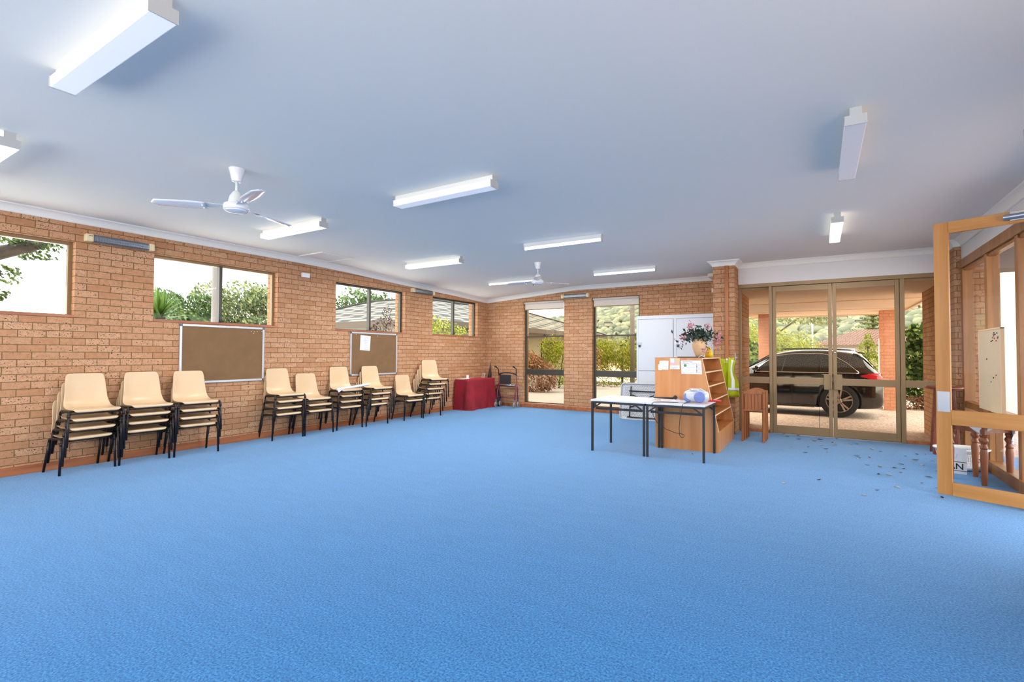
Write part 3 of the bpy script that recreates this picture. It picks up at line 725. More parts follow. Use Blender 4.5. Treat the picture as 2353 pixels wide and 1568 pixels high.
SHIFT = [(.024,.017,-.045),(.025,.014,-.01),(.02,0,0),(.018,0,0),(.015,-.02,0),(.015,-.006,0),(.02,.022,-.02),(.018,0,0),(.024,.03,-.03)]
for (x, y, rz, n, ph), (sdx, sdy, sdr) in zip(stacks, SHIFT):
    for k in range(n):
        lb = '%s cream plastic chair of the %s' % (pos_words[n][k], ph)
        jr = sdr*k+(random.uniform(-.015,.015) if k else 0)
        loc = (x+sdx*k, y+sdy*k+random.uniform(-.005,.005)*(k > 0), .103*k)
        if first:
            proto.location = loc; proto.rotation_euler.z = rz; proto['label'] = lb; proto['group'] = 'cream plastic chairs stacked along the brick wall'; first = False
        else: dup(proto, loc, rz+jr, lb)
# rolled paper across a chair
o = empty('rolled_paper', 'long white paper roll lying across the chair seats of one stack', 'paper roll', (-7.03,6.18,.775), 0)
m = MB(); m.tube([(.02,-.40,-.045),(0,-.1,-.03),(-.03,.36,.0)],.022,12); m.build('roll', MT['paper'], o, smooth=True)
m = MB(); m.grid([[(.03,-.40,-.045),(.015,-.1,-.03)],[(.055,-.39,-.10),(.03,-.3,-.06)]]); m.build('loose_edge', MT['paper'], o, solid=.002)
o.location = (-7.085,6.10,.80)

# ================================================================== red cloth table in the corner
tx0, tx1, ty0, ty1, tz = -7.61, -7.21, 9.66, 10.80, .735
o = empty('side_table', 'small table wholly covered by the dark red velvet cloth', 'table', ((tx0+tx1)/2,(ty0+ty1)/2,0)); O = Vector(o.location)
m = MB(); m.box(tx0,tx1,ty0,ty1,tz-.03,tz-.008); part(m,'tabletop',MT['beech'],o,O)
for a in (tx0+.04,tx1-.04):
    for b in (ty0+.04,ty1-.04):
        m = MB(); m.box(a-.02,a+.02,b-.02,b+.02,0,tz-.03); part(m,'leg',MT['legblk'],o,O)
random.seed(11)
def ring(k, NN=96):
    """perimeter of the drape at drop fraction k (0 top edge .. 1 floor)"""
    out = []; per = [(tx0,ty0),(tx1,ty0),(tx1,ty1),(tx0,ty1)]
    L = [tx1-tx0,ty1-ty0,tx1-tx0,ty1-ty0]; T = sum(L)
    for i in range(NN):
        s = T*i/NN; e = 0
        while s > L[e]: s -= L[e]; e += 1
        a, b = Vector(per[e]), Vector(per[(e+1) % 4]); d = (b-a).normalized(); n = Vector((d.y,-d.x)); p = a+d*s
        f = i/NN*2*PI
        w = .018*math.sin(f*7+.6)+.012*math.sin(f*17+1.3)+.008*math.sin(f*29)
        cr = min(s, L[e]-s)/.3; cr = max(0,1-cr)
        out_d = k*(.03+.075*cr*k)+w*(k**1.3)*1.15
        if e == 0 or e == 3: out_d = min(out_d, .05)
        if e == 3: out_d = min(out_d, .02)
        q = p+n*(.006+max(out_d,-.002)); z = tz*(1-k)+.004
        if e == 1: z -= -.012*math.sin(f*5)*k*(1-k)
        out.append((q.x, q.y, max(z,.004)))
    return out
rows = []
for t in (0,.3,.6,.9,.98):
    rows.append([((tx0+tx1)/2+(p[0]-(tx0+tx1)/2)*t,(ty0+ty1)/2+(p[1]-(ty0+ty1)/2)*t, tz+.006+.004*math.sin(i*.4)*t) for i, p in enumerate(ring(0))])
for k in (0.02,.1,.2,.32,.45,.58,.7,.82,.91,.97,1.0): rows.append(ring(k))
rows.append([(p[0]+(p[0]-(tx0+tx1)/2)*.07*(1 if p[0] > -7.4 else 0), p[1]+(.02 if p[1] > 10.2 else -.02)*.5, .005+.008*abs(math.sin(i*.7))) for i, p in enumerate(ring(1))])
m = MB(); m.grid(rows, wrap=True); m.v = [p-O for p in m.v]
c = m.build('tablecloth', MT['red'], smooth=True, loc=O, solid=.004); tag(c, 'dark red velvet cloth draped to the floor over the corner table', 'tablecloth')
o = empty('white_cup', 'small white cup on the red velvet cloth', 'cup', (-7.5,10.02,tz+.012)); m = MB(); m.lathe([(.03,0),(.034,.09),(.031,.09),(.027,.008)],16); m.build('body', MT['paper'], o, auto=50)
m = MB(); m.box(-.1,.1,-.16,.16,0,.008); q = m.build('paper_stack', MT['paper'], loc=(-7.48,9.82,tz+.012)); q.rotation_euler.z = .1; tag(q, 'flat white papers lying on the red velvet cloth', 'paper')
o = empty('card_stand', 'pale standing card at the corner end of the red cloth', 'card', (-7.45,10.62,tz+.012), R(-30)); m = MB(); m.box(-.09,.09,-.004,.004,0,.13); q = m.build('card', MT['felt'], o); q.rotation_euler.x = R(-12)
m = MB(); m.box(-.06,.06,-.0065,-.004,.03,.1); m.build('printed_lines', MT['ink'], q)
# umbrella and bag in the corner
o = empty('folded_umbrella', 'dark folded umbrella standing in the brick corner', 'umbrella', (-7.52,11.0,0))
m = MB(); m.tube([(.0,-.02,.02),(0,0,.3),(.01,.02,.75),(.015,.03,.98),(.018,.035,1.12)],.03,12,radii=[.01,.045,.05,.02,.006]); m.build('canopy', MT['vinyl'], o, smooth=True)
m = MB(); m.tube([(.018,.035,1.1),(.02,.04,1.17)],.005,8); m.build('tip', MT['black'], o)
o = empty('black_bag', 'black bag slumped between the red cloth and the walker', 'bag', (-7.25,10.98,0))
m = MB(); m.lathe([(.02,0),(.11,.01),(.125,.1),(.11,.25),(.08,.38),(.03,.45),(.005,.46)],16,(0,0,0),0,Matrix.Diagonal((1,.75,1))); m.build('body', MT['vinyl'], o, smooth=True)
m = MB(); m.tube([(-.05,-.03,.40),(-.04,-.03,.5),(.02,-.02,.55),(.05,-.03,.48),(.05,-.03,.40)],.01,8); m.build('strap', MT['black'], o, smooth=True)
# ================================================================== rollator walker
def walker():
    o = empty('walker', 'maroon wheeled walker with black seat parked by the end wall', 'walker', (-6.82,10.82,0), R(6)); W = .26
    for s in (-1, 1):
        x = s*W
        m = MB(); m.tube([(x,.08,.16),(x,.05,.45),(x*.98,.02,.72),(x*.96,.0,.86)],.012,8); m.tube([(x,-.12,.16),(x,-.05,.42),(x*.98,.01,.62)],.012,8); m.tube([(x,-.02,.50),(x*.98,.02,.56)],.014,8); m.build('side_frame', MT['walker'], o, smooth=True)
        m = MB(); m.tube([(x*.96,0,.82),(x*.97,-.01,.93),(x*1.0,-.03,.99),(x*1.0-.03,-.07,1.03)],.012,8); hb = m.build('handlebar', MT['black'], o, smooth=True)
        m = MB(); m.tube([(x-.02,-.06,1.02),(x-.05,-.12,1.05)],.019,10); m.build('grip', MT['black'], hb, smooth=True)
        for yy, q in ((.10,'rear'),(-.14,'front')):
            m = MB(); m.lathe([(.03,-.014),(.066,-.014),(.074,-.006),(.074,.006),(.066,.014),(.03,.014)],20,(x,yy,.075),0,Matrix.Rotation(PI/2,3,'Y')); w = m.build('wheel', MT['grey_r'], o, auto=40)
            m = MB(); m.lathe([(.004,-.017),(.05,-.016),(.05,.016),(.004,.017)],16,(x,yy,.075),0,Matrix.Rotation(PI/2,3,'Y')); m.build('hub', MT['chrome'], w, auto=40)
            m = MB(); m.bar((x-.02,yy,.075),(x-.02,yy*.95,.2),.006,.025); m.bar((x+.02,yy,.075),(x+.02,yy*.95,.2),.006,.025); m.box(x-.024,x+.024,yy-.02,yy+.02,.17,.2); m.build('fork', MT['steel'], o)
    m = MB(); m.box(-.19,.19,-.10,.13,.535,.56); m.build('seat', MT['vinyl'], o, bevel=.012)
    m = MB(); m.box(-.17,.15,-.115,-.09,.60,.84); m.build('backrest_pad', MT['vinyl'], o, bevel=.012)
    m = MB(); m.tube([(W*math.cos(PI*(1-i/10)),.03-.05*math.sin(PI*i/10),.80+.09*math.sin(PI*i/10)) for i in range(11)],.016,10); m.build('back_bar', MT['black'], o, smooth=True)
    m = MB(); m.tube([(-W,-.1,.575),(W,-.1,.575)],.011,8); m.tube([(-W,.1,.545),(W,.1,.545)],.011,8); m.build('seat_bar', MT['chrome'], o, smooth=True)
    m = MB(); m.tube([(-W,-.09,.27),(W,-.09,.27)],.009,8); m.build('cross_bar', MT['walker'], o, smooth=True)
walker()
# ================================================================== white cabinet
cx0, cx1, cy0, cy1 = -3.375, -1.70, 10.62, 11.08
o = empty('storage_cabinet', 'big white painted cupboard with padlocked doors against the end wall', 'cabinet', ((cx0+cx1)/2,cy0,0)); O = Vector(o.location)
m = MB(); m.box(cx0,cx1,cy0+.02,cy1,.0,2.21); m.box(cx0,cx1,cy0-.005,cy0+.02,2.135,2.21); m.box(cx0,cx0+.04,cy0-.002,cy0+.02,0,2.14); m.box(-2.585,-2.525,cy0-.002,cy0+.02,0,2.14); m.box(cx1-.04,cx1,cy0-.002,cy0+.02,0,2.14); part(m,'body',MT['cab'],o,O,bevel=.003)
for a, b in ((cx0+.045,-2.59),(-2.52,cx1-.045)):
    for c, d in ((1.03,2.128),(.06,1.02)):
        m = MB(); m.box(a,b,cy0-.012,cy0+.012,c,d); dr = part(m,'door',MT['cab'],o,O,bevel=.003)
        if c > 1:
            m = MB(); x = a+.03; m.box(x-.06,x+.05,cy0-.018,cy0-.012,1.60,1.64); m.tube([(x+.01,cy0-.03,1.605),(x-.01,cy0-.03,1.59),(x+.03,cy0-.03,1.57)],.006,6); m.build('hasp', MT['steel'], dr).data.transform(Matrix.Translation(-O))
            m = MB(); m.box(x-.02,x+.02,cy0-.045,cy0-.02,1.535,1.575); m.build('padlock', MT['ink_d'], dr, bevel=.004).data.transform(Matrix.Translation(-O))
# ================================================================== plastic folding table on its edge
o = empty('folding_table', 'speckled plastic folding table standing on edge before the white cabinet', 'folding table', (-2.9,10.30,0)); th = R(10)
M = Matrix.Rotation(-th,4,'X')
def pt(x, y, z): return M @ Vector((x, y, z))
x0, x1, H = -.74, .95, .76
m = MB(); rp = []; r = .07
for cx, cz_, a0 in ((x1-r,r,-90),(x1-r,H-r,0),(x0+r,H-r,90),(x0+r,r,180)):
    for i in range(6): a = R(a0+18*i); rp.append((cx+r*math.cos(a), cz_+r*math.sin(a)))
m.prism(rp, lambda a, b: pt(a,.0,b), lambda a, b: pt(a,.022,b)); top = m.build('tabletop', MT['plastic'], o)
m = MB(); m.tube([pt(a,-.012,b) for a, b in rp],.016,8,closed=True); m.build('rim', MT['plastic'], top, smooth=True)
m = MB(); i = 0
z = .07
while z < H-.05:
    x = x0+.08+(.018 if i % 2 else 0)
    while x < x1-.06:
        m.box(x-.0055,x+.0055,-.0015,.002,z-.0055,z+.0055,M=M); x += .036
    z += .03; i += 1
m.build('dimple_pattern', MT['ink_d'], top)
m = MB(); m.tube([pt(x0+.18,-.02,.60),pt(x1-.06,-.02,.60)],.012,8); m.tube([pt(x0+.16,-.02,.045),pt(x1-.06,-.02,.045)],.012,8); m.build('rail', MT['legblk'], o, smooth=True)
for x in (x0+.22,x1-.25):
    m = MB(); m.tube([pt(x,-.035,.05),pt(x,-.035,.70)],.012,8); m.tube([pt(x,-.035,.25),pt(x+.28,-.04,.36),pt(x+.5,-.04,.34)],.012,8); m.tube([pt(x,-.035,.52),pt(x+.28,-.04,.44),pt(x+.5,-.04,.52)],.012,8); m.build('folding_leg', MT['legblk'], o, smooth=True)
# ================================================================== the two white tables
def desk(label, x0, x1, y0, y1):
    o = empty('white_table', label, 'table', ((x0+x1)/2,(y0+y1)/2,0), 0, 'pair of white topped tables'); O = Vector(o.location)
    m = MB(); m.box(x0,x1,y0,y1,.71,.735); part(m,'tabletop',MT['lam'],o,O,bevel=.004)
    m = MB(); t = .0125; a, b, c, d = x0+.02, x1-.02, y0+.02, y1-.02
    m.box(a,b,c-t,c+t,.68,.708); m.box(a,b,d-t,d+t,.68,.708); m.box(a-t,a+t,c,d,.68,.708); m.box(b-t,b+t,c,d,.68,.708); m.box(a+.02,b-.02,c+.08,c+.105,.585,.615); part(m,'frame',MT['legblk'],o,O)
    for xx in (a, b):
        for yy in (c, d):
            m = MB(); m.box(xx-.0135,xx+.0135,yy-.0135,yy+.0135,0,.70); s = 1 if xx == a else -1
            m.bar((xx,yy,.60),(xx+s*.13,yy,.69),.018,.018); part(m,'leg',MT['legblk'],o,O)
desk('left of the two white topped tables, bare except its edge by the cable', -2.79, -2.003, 6.665, 7.45)
desk('right of the two white topped tables, carrying the blue radio', -1.998, -1.235, 6.665, 7.45)
# things on the right table
T = .7355
o = empty('radio', 'rounded lavender and silver portable radio on the right white table', 'radio', (-1.40,6.98,T), R(-6))
m = MB(); rows = []
for i in range(13):
    t = i/12; x = -.165+.33*t; w = max(.05, (1-abs(2*t-1)**3)**.5)
    rows.append([(x, .085*w*math.cos(a)*1.0, .088+.082*(.55+.45*w)*math.sin(a)) for a in [2*PI*j/20 for j in range(20)]])
m.grid(rows, wrap=True); m.face([j for j in range(20)][::-1]); m.face([12*20+j for j in range(20)]); m.build('body', MT['boom'], o, smooth=True)
m = MB(); m.lathe([(.004,.034),(.05,.03),(.068,.02),(.074,.0),(.066,-.03),(.03,-.03)],24,(.06,-.07,.08),0,Matrix.Rotation(PI/2,3,'X')); m.build('speaker', MT['boomb'], o, smooth=True)
m = MB(); m.lathe([(.004,.016),(.04,.014),(.056,.006),(.062,.0),(.055,-.03),(.03,-.03)],24,(-.10,-.052,.07),0,Matrix.Rotation(PI/2,3,'X')); m.build('speaker', MT['boomb'], o, smooth=True)
m = MB(); m.lathe([(.005,.0),(.058,.0),(.05,.014),(.02,.02),(.005,.021)],24,(-.02,0,.163)); m.build('disc_lid', MT['boom'], o, smooth=True)
m = MB(); m.tube([(-.14,.045,.13),(-.1,.05,.175),(.05,.05,.18),(.13,.045,.14)],.008,8); m.build('handle', MT['boom'], o, smooth=True)
m = MB(); m.tube([(x*1.0, y, z) for x, y, z in [(-1.475,6.93,T+.01),(-1.50,6.75,T+.006),(-1.51,6.66,T-.005),(-1.52,6.648,T-.08),(-1.54,6.645,.55),(-1.55,6.645,.42),(-1.545,6.645,.33),(-1.52,6.645,.305),(-1.49,6.645,.315),(-1.485,6.645,.34),(-1.52,6.645,.355),(-1.60,6.645,.36),(-1.72,6.645,.40),(-1.83,6.645,.47),(-1.885,6.645,.56),(-1.90,6.648,.66),(-1.905,6.655,T-.01),(-1.89,6.68,T+.006),(-1.80,6.76,T+.006),(-1.6,6.82,T+.006)]],.004,6)
MI = (Matrix.Translation((-1.40,6.98,T)) @ Matrix.Rotation(R(-6),4,'Z')).inverted(); m.v = [MI @ p for p in m.v]; m.build('power_cord', MT['black'], o, smooth=True)
o = empty('microphone', 'black microphone with round head lying on the right white table', 'microphone', (-1.78,7.30,T), R(4))
m = MB(); m.tube([(-.28,0,.016),(0,0,.016)],.013,10,radii=[.009,.014]); m.build('handle', MT['black'], o, smooth=True)
m = MB(); m.sphere((.025,0,.03),.03,14,10); m.build('head', MT['black'], o, smooth=True)
o = empty('cable_plug', 'small black plug and cable lying left of the radio', 'plug', (-1.55,7.22,T)); m = MB(); m.box(-.02,.03,-.015,.015,0,.028); m.build('body', MT['black'], o, bevel=.005)
m = MB(); m.tube([(-.02,0,.01),(-.08,.02,.006),(-.12,-.02,.006)],.004,6); m.build('cable', MT['black'], o)
m = MB(); m.tube([(0,0,0),(.20,.02,0)],.014,12); q = m.build('red_marker', MT['redp'], smooth=True, loc=(-1.33,7.22,T+.0145)); tag(q, 'red tube lying on the right white table behind the radio', 'marker')
for i, (x, y, r, lb) in enumerate([(-1.80,7.10,.3,'loose white printed page on the right white table'),(-1.62,7.03,-.2,'overlapping white page beside the cord on the right white table')]):
    sn, cs = math.sin(r), math.cos(r)
    sheet('loose_page', lb, 'paper', lambda u, v, d, x=x, y=y, sn=sn, cs=cs, i=i: (x+u*cs-v*sn, y+u*sn+v*cs, T+.0006+.002*i+d), [(-.1,-.14),(.1,-.14),(.1,.14),(-.1,.14)], marks=[(-.08,.1-.03*k,.07-.02*(k % 3),.092-.03*k) for k in range(7)])
# ================================================================== beech display shelf
bx0, bx1, by0, by1, bh = -2.09, -1.20, 7.465, 8.93, 1.335
o = empty('display_shelf', 'beech veneer display shelf with sloping stepped shelves behind the white tables', 'shelf', (-1.65,8.2,0)); O = Vector(o.location)
poly = [(bx0,0),(bx1,0),(bx1,.29),(-1.42,bh),(bx0,bh)]
for y in (by0, by1-.018):
    m = MB(); m.prism(poly, lambda a, b: (a,y,b), lambda a, b: (a,y+.018,b)); part(m,'side_panel',MT['beech'],o,O)
    m = MB(); m.bar((bx1+.001,y+.009,.29),(-1.419,y+.009,bh),.0195,.004); part(m,'edge_strip',MT['beech_edge'],o,O)
def slope(z): return bx1+(-1.42-bx1)*(z-.29)/(bh-.29)
for z in (.29,.52,.725,.925,1.125,bh-.009):
    x = slope(z)
    m = MB(); m.box(max(x-.24,bx0) if z < 1.3 else bx0,x-.002,by0+.018,by1-.018,z-.009,z+.009); sh = part(m,'shelf',MT['beech_in'],o,O)
    if z > .3:
        m = MB(); m.box(x-.004,x+.002,by0+.018,by1-.018,z-.0095,z+.0095); part(m,'edge_strip',MT['beech_edge'],sh,O)
m = MB(); m.box(bx1-.018,bx1,by0+.018,by1-.018,0,.29); part(m,'front_panel',MT['beech'],o,O)
m = MB()
for a, b in ((.29,.52),(.52,.725),(.725,.925),(.925,1.125),(1.125,bh)):
    x = slope(b)-.2; m.box(x-.012,x,by0+.018,by1-.018,a,b)
part(m,'back_panel',MT['beech_in'],o,O)
m = MB(); m.box(bx0,bx0+.018,by0+.018,by1-.018,0,bh-.02); part(m,'back_board',MT['beech'],o,O)
mpS = lambda u, v, d: (u, by0-d, v)
sheet('pinned_note', 'torn white note pinned at the top left of the display shelf', 'paper', mpS, [(-2.04,1.15),(-2.0,1.145),(-1.985,1.155),(-1.895,1.155),(-1.89,1.285),(-1.935,1.288),(-2.02,1.285),(-2.025,1.235),(-2.042,1.228)], marks=[(-2.01,1.26-.02*k,-1.93+.008*(k % 3),1.257-.02*k) for k in range(5)])
o = empty('card_holder', 'clear document pocket holding pink and white cards on the display shelf', 'card holder', (-1.80,by0,1.25))
m = MB(); m.box(-.068,.072,-.006,-.0005,-.085,.08); m.build('pocket', MT['felt'], o)
m = MB(); m.box(-.06,-.005,-.009,-.0062,.01,.07); m.build('pale_card', MT['pale'], o)
m = MB(); m.box(-.06,.03,-.0092,-.0064,-.03,.01); m.build('pink_card', MT['pink'], o)
m = MB(); m.box(-.066,.07,-.012,-.0094,-.085,-.03); c = m.build('white_card', MT['paper'], o)
m = MB(); m.box(-.05,.05,-.0126,-.0121,-.06,-.054); m.box(-.05,.03,-.0126,-.0121,-.072,-.067); m.build('printed_lines', MT['ink'], c)
mk = [(-1.69,1.278,-1.55,1.268,'ink'),(-1.69,1.258,-1.60,1.25,'ink'),(-1.57,1.256,-1.49,1.251,'ink')]
for i in range(7): mk.append((-1.475,1.235-.018*i,-1.43,1.231-.018*i,'ink'))
for i in range(6): mk.append((-1.497,1.238-.02*i,-1.485,1.226-.02*i,'ink_d'))
for i, x in enumerate((-1.63,-1.60,-1.565,-1.535,-1.51)): mk.append((x,1.235,x+.002,1.13+.012*(i % 3),'ink'))
for z in (1.235,1.19,1.15): mk.append((-1.63,z,-1.51,z-.002,'ink'))
mk += [(-1.675,1.118,-1.665,1.108,'ink_d'),(-1.66,1.117,-1.64,1.112,'ink'),(-1.62,1.117,-1.53,1.113,'ink')]
s = sheet('evacuation_plan', 'white floor plan sheet with a green circle on the display shelf', 'paper', mpS, [(-1.705,1.10),(-1.42,1.10),(-1.43,1.295),(-1.715,1.292)], marks=mk)
m = MB(); c0 = s.location; m.lathe([(.002,0),(.021,0),(.021,.0006),(.002,.0006)],20,Vector((-1.652,by0-.0018,1.222))-c0,0,Matrix.Rotation(PI/2,3,'X')); m.bar(Vector((-1.668,by0-.0022,1.204))-c0,Vector((-1.69,by0-.0022,1.17))-c0,.004,.0006,up=(0,1,0)); m.build('green_circle', MT['green_print'], s)
# on top of the shelf
Z = bh+.0005
m = MB(); m.box(-.2,.16,-.13,.15,0,.012); q = m.build('black_folder', MT['black'], loc=(-1.60,7.75,Z), bevel=.003); tag(q, 'flat dark folder under the vase on top of the display shelf', 'folder')
o = empty('vase', 'cream terracotta vase holding the pink and dark flowers', 'vase', (-1.535,8.0-.12,Z+.0125))
m = MB(); m.lathe([(.05,0),(.058,.004),(.082,.06),(.108,.13),(.116,.18),(.108,.225),(.082,.262),(.066,.275),(.074,.285),(.07,.288),(.058,.272),(.05,.25)],32); m.build('body', MT['terra'], o, smooth=True); o.scale = (.9,.9,.97)
fl = empty('flower_bunch', 'artificial flower bunch with pink sprays and dark leaves in the vase', 'flowers', (-1.535,7.88,Z+.28))
random.seed(21)
def leafquad(m, c, s, asp=.5, tilt=None):
    d = Vector((random.gauss(0,1),random.gauss(0,1),random.gauss(0,1)*.7)).normalized() if tilt is None else tilt
    u = d.cross(Vector((random.random(),random.random(),random.random()+.1))).normalized(); v = d.cross(u)
    c = Vector(c); L = u*s*.5; W = v*s*.5*asp
    n = len(m.v); m.v += [c-L, c-L*.2+W, c+L, c-L*.2-W]; m.face((n,n+1,n+2,n+3))
m = MB()
for i in range(420):
    a = random.random()*2*PI; r = abs(random.gauss(0,.12)); z = random.gauss(.07,.05)-r*.12
    leafquad(m,(r*math.cos(a)*1.3, r*math.sin(a), z),random.uniform(.04,.08),.55)
for tx, tz2 in ((-.26,-.14),(.15,-.2),(.24,.03),(-.22,.0),(-.10,.16),(.12,.17)):
    for i in range(14):
        t = i/13; leafquad(m,(tx*t+random.gauss(0,.015), random.gauss(0,.03)-.05*t, .05+(tz2-.05)*t*t+random.gauss(0,.015)),.05,.4)
m.build('dark_foliage', MT['darkleaf'], fl, fix=False)
for cx_, cy_, cz2, sx, sz, nn in ((-.12,-.03,.20,.06,.07,110),(-.23,-.03,.03,.07,.07,110),(.13,0,.19,.06,.05,60),(.24,-.03,-.05,.06,.10,110),(.28,0,.05,.04,.06,50),(.10,-.12,-.16,.05,.06,40)):
    m = MB()
    for i in range(nn): leafquad(m,(cx_+random.gauss(0,sx*.5), cy_+random.gauss(0,.03), cz2+random.gauss(0,sz*.5)),random.uniform(.016,.03),.7)
    m.build('flower_spray', MT['petal'], fl, fix=False)
m = MB()
for tx, tz2 in ((-.12,.2),(.13,.19),(-.23,.03),(.24,-.02),(.02,.1)): m.tube([(0,0,-.2),(tx*.2,0,0),(tx,-.02,tz2)],.003,5)
m.build('stem', MT['darkleaf'], fl)
o = empty('yellow_bag', 'bright yellow plastic bag behind the vase on the display shelf', 'bag', (-1.43,8.05,Z))
m = MB(); m.lathe([(.02,0),(.055,.008),(.06,.05),(.045,.1),(.026,.14),(.008,.165)],14,(0,0,0),0,Matrix.Diagonal((1,.6,1))); m.build('body', MT['yellow'], o, smooth=True)
o = empty('greeting_card', 'small open card with pink print beside the vase', 'card', (-1.47,7.68,Z), R(15))
m = MB(); m.prism([(-.05,0),(.0,.035),(.06,0),(.055,0),(0,.03),(-.045,0)], lambda a, b: (a,-.06,b), lambda a, b: (a,.06,b)); c = m.build('card', MT['paper'], o)
m = MB(); m.prism([(-.045,.0045),(-.01,.0295),(-.01,.031),(-.045,.006)], lambda a, b: (a,-.05,b), lambda a, b: (a,.02,b)); m.build('pink_print', MT['pink'], c)

# ================================================================== vest on the pillar
o = empty('coat_hook', 'small metal bracket on the corner of the brick pillar', 'hook', (-1.24,9.40,1.35)); m = MB(); m.box(0,.012,-.02,.03,-.07,.06); m.box(.0,.04,-.01,.01,-.03,-.01); m.build('plate', MT['steel'], o, bevel=.003)
vo = empty('safety_vest', 'lime yellow safety vest with white tape hung on the brick pillar', 'vest', (-1.33,9.36,1.33)); 
def cloth(f, nu, nv): return [[f(i/nu, j/nv) for i in range(nu+1)] for j in range(nv+1)]
m = MB()
def backf(u, v):
    x = -.19+.27*u+.05*v*(1-u); z = .0-.57*v-.03*math.sin(PI*u)*(1-v); return (x, -.012-.012*math.sin(u*9+1)-.01*v, z)
m.grid(cloth(backf, 14, 12)); m.build('back_panel', MT['lime'], vo, smooth=True, solid=.003)
m = MB()
def frontf(u, v):
    xr = .115+.06*v-(.05*math.sin(PI*min(v/.55,1)) if v < .55 else 0); xl = .0+.0*v-.02*v
    return (xl+(xr-xl)*u, -.05-.015*math.sin(u*7)-.012*v, .01-.07*u*(1-v)-.70*v+ .02*u*v)
m.grid(cloth(frontf, 10, 14)); m.build('front_panel', MT['lime'], vo, smooth=True, solid=.003)
m = MB()
def leftf(u, v): return (-.20+.07*u+.06*v, -.04-.01*math.sin(u*5), -.005-.45*v*(1-.1*u))
m.grid(cloth(leftf, 5, 10)); m.build('front_panel', MT['lime'], vo, smooth=True, solid=.003)
m = MB()
m.grid(cloth(lambda u, v: tuple(Vector(frontf(.42+.30*u-.16*v*.6, .02+.80*v))+Vector((0,-.006,0))), 4, 12)); m.build('reflective_strip', MT['refl'], vo, smooth=True, solid=.002)
m = MB()
m.grid(cloth(lambda u, v: tuple(Vector(frontf(.05+.95*u, .76+.075*v))+Vector((0,-.007,0))), 8, 3)); m.build('reflective_strip', MT['refl'], vo, smooth=True, solid=.002)
m = MB(); m.box(-.05,-.015,-.028,-.024,-.05,-.015); m.build('neck_tag', MT['paper'], vo)
m = MB(); m.box(-.085,.015,-.026,-.022,-.085,-.08); m.build('seam_tape', MT['refl'], vo)

# ================================================================== folded wooden tables by the entrance
def folded(label, x, y, rz):
    o = empty('folded_table', label, 'folding table', (x, y, 0), rz, 'honey pine tables folded upright by the entrance'); W = .152
    m = MB()
    for i in range(5):
        a = -W+.03+(2*W-.06)*i/5; m.box(a+.0015,a+(2*W-.06)/5-.0015,-.012,.004,.50,.80)
    m.build('slat_panel', MT['pine'], o, bevel=.003)
    for s in (-1, 1):
        m = MB(); m.box(s*W-.017,s*W+.017,-.022,.012,0,.80); l = m.build('leg', MT['pine'], o, bevel=.006)
        for z in (.775,.525):
            m = MB(); m.lathe([(.002,0),(.007,0),(.007,.002)],8,(s*W,-.0225,z),0,Matrix.Rotation(PI/2,3,'X')); m.build('screw_plug', MT['ink_d'], l)
        m = MB(); m.box(s*(W-.02)-.012,s*(W-.02)+.012,.1,.13,0,.78); m.build('leg', MT['pine'], o, bevel=.005)
    m = MB(); pts = [(-W+.017+(2*W-.034)*i/12,.79+.045*math.sin(PI*i/12)) for i in range(13)]
    m.prism(pts+[(W-.017,.755),(-W+.017,.755)], lambda a, b: (a,-.018,b), lambda a, b: (a,.008,b)); m.build('arched_rail', MT['pine'], o, bevel=.003)
    m = MB(); m.prism(pts+[(W-.017,.755),(-W+.017,.755)], lambda a, b: (a,.085,b-.004), lambda a, b: (a,.12,b-.004)); m.build('arched_rail', MT['pine'], o, bevel=.003)
    m = MB(); m.box(-W+.017,W-.017,-.018,.008,.485,.515); m.build('lower_rail', MT['pine'], o, bevel=.003)
    return o
a = folded('front folded honey pine table with slatted panel by the entrance', -.895, 8.735, R(1))
dup(a, (-.885, 8.93, 0), R(1), 'second folded honey pine table just behind the front one')
dup(a, (-.88, 9.12, 0), R(1), 'rearmost folded honey pine table nearest the glass sidelight')

# ================================================================== beside the timber door
o = empty('tall_stool', 'dark red timber stool with splayed legs left of the open timber door', 'stool', (1.50,9.16,0))
m = MB(); m.lathe([(.01,.915),(.2,.915),(.21,.925),(.21,.94),(.2,.95),(.01,.95)],24); m.build('seat', MT['stool'], o, auto=40)
for a, b in ((-1,-1),(1,-1),(1,1),(-1,1)):
    m = MB(); m.bar((a*.085,b*.085,.915),(a*.135,b*.125,0),.03,.03); m.build('leg', MT['stool'], o, bevel=.004)
m = MB(); m.bar((-.115,-.11,.33),(.115,-.11,.33),.018,.024); m.bar((-.115,.11,.33),(.115,.11,.33),.018,.024); m.bar((-.115,-.11,.29),(-.115,.11,.29),.018,.024); m.bar((.115,-.11,.29),(.115,.11,.29),.018,.024); m.build('stretcher', MT['stool'], o)
tl = empty('turned_leg_table', 'small timber table with turned legs behind the timber door', 'table', (1.50,7.40,0), R(42))
m = MB(); m.box(-.24,.24,-.24,.24,.635,.66); m.build('tabletop', MT['turned'], tl, bevel=.006)
m = MB()
for a, b, c, d in ((-.2,.2,-.205,-.185),(-.2,.2,.185,.205),(-.205,-.185,-.2,.2),(.185,.205,-.2,.2)): m.box(a,b,c,d,.56,.635)
m.build('apron', MT['turned'], tl)
for a in (-.17,.17):
    for b in (-.17,.17):
        m = MB(); m.lathe([(.002,0),(.024,0),(.03,.2),(.035,.34),(.028,.385),(.036,.40),(.028,.42),(.024,.44),(.038,.465),(.04,.485),(.028,.51),(.036,.525),(.036,.535),(.028,.545),(.002,.546)],18,(a,b,0)); m.box(a-.034,a+.034,b-.034,b+.034,.545,.635); m.build('leg', MT['turned'], tl, auto=35)
m = MB(); O = Vector((1.50,7.40,.662))
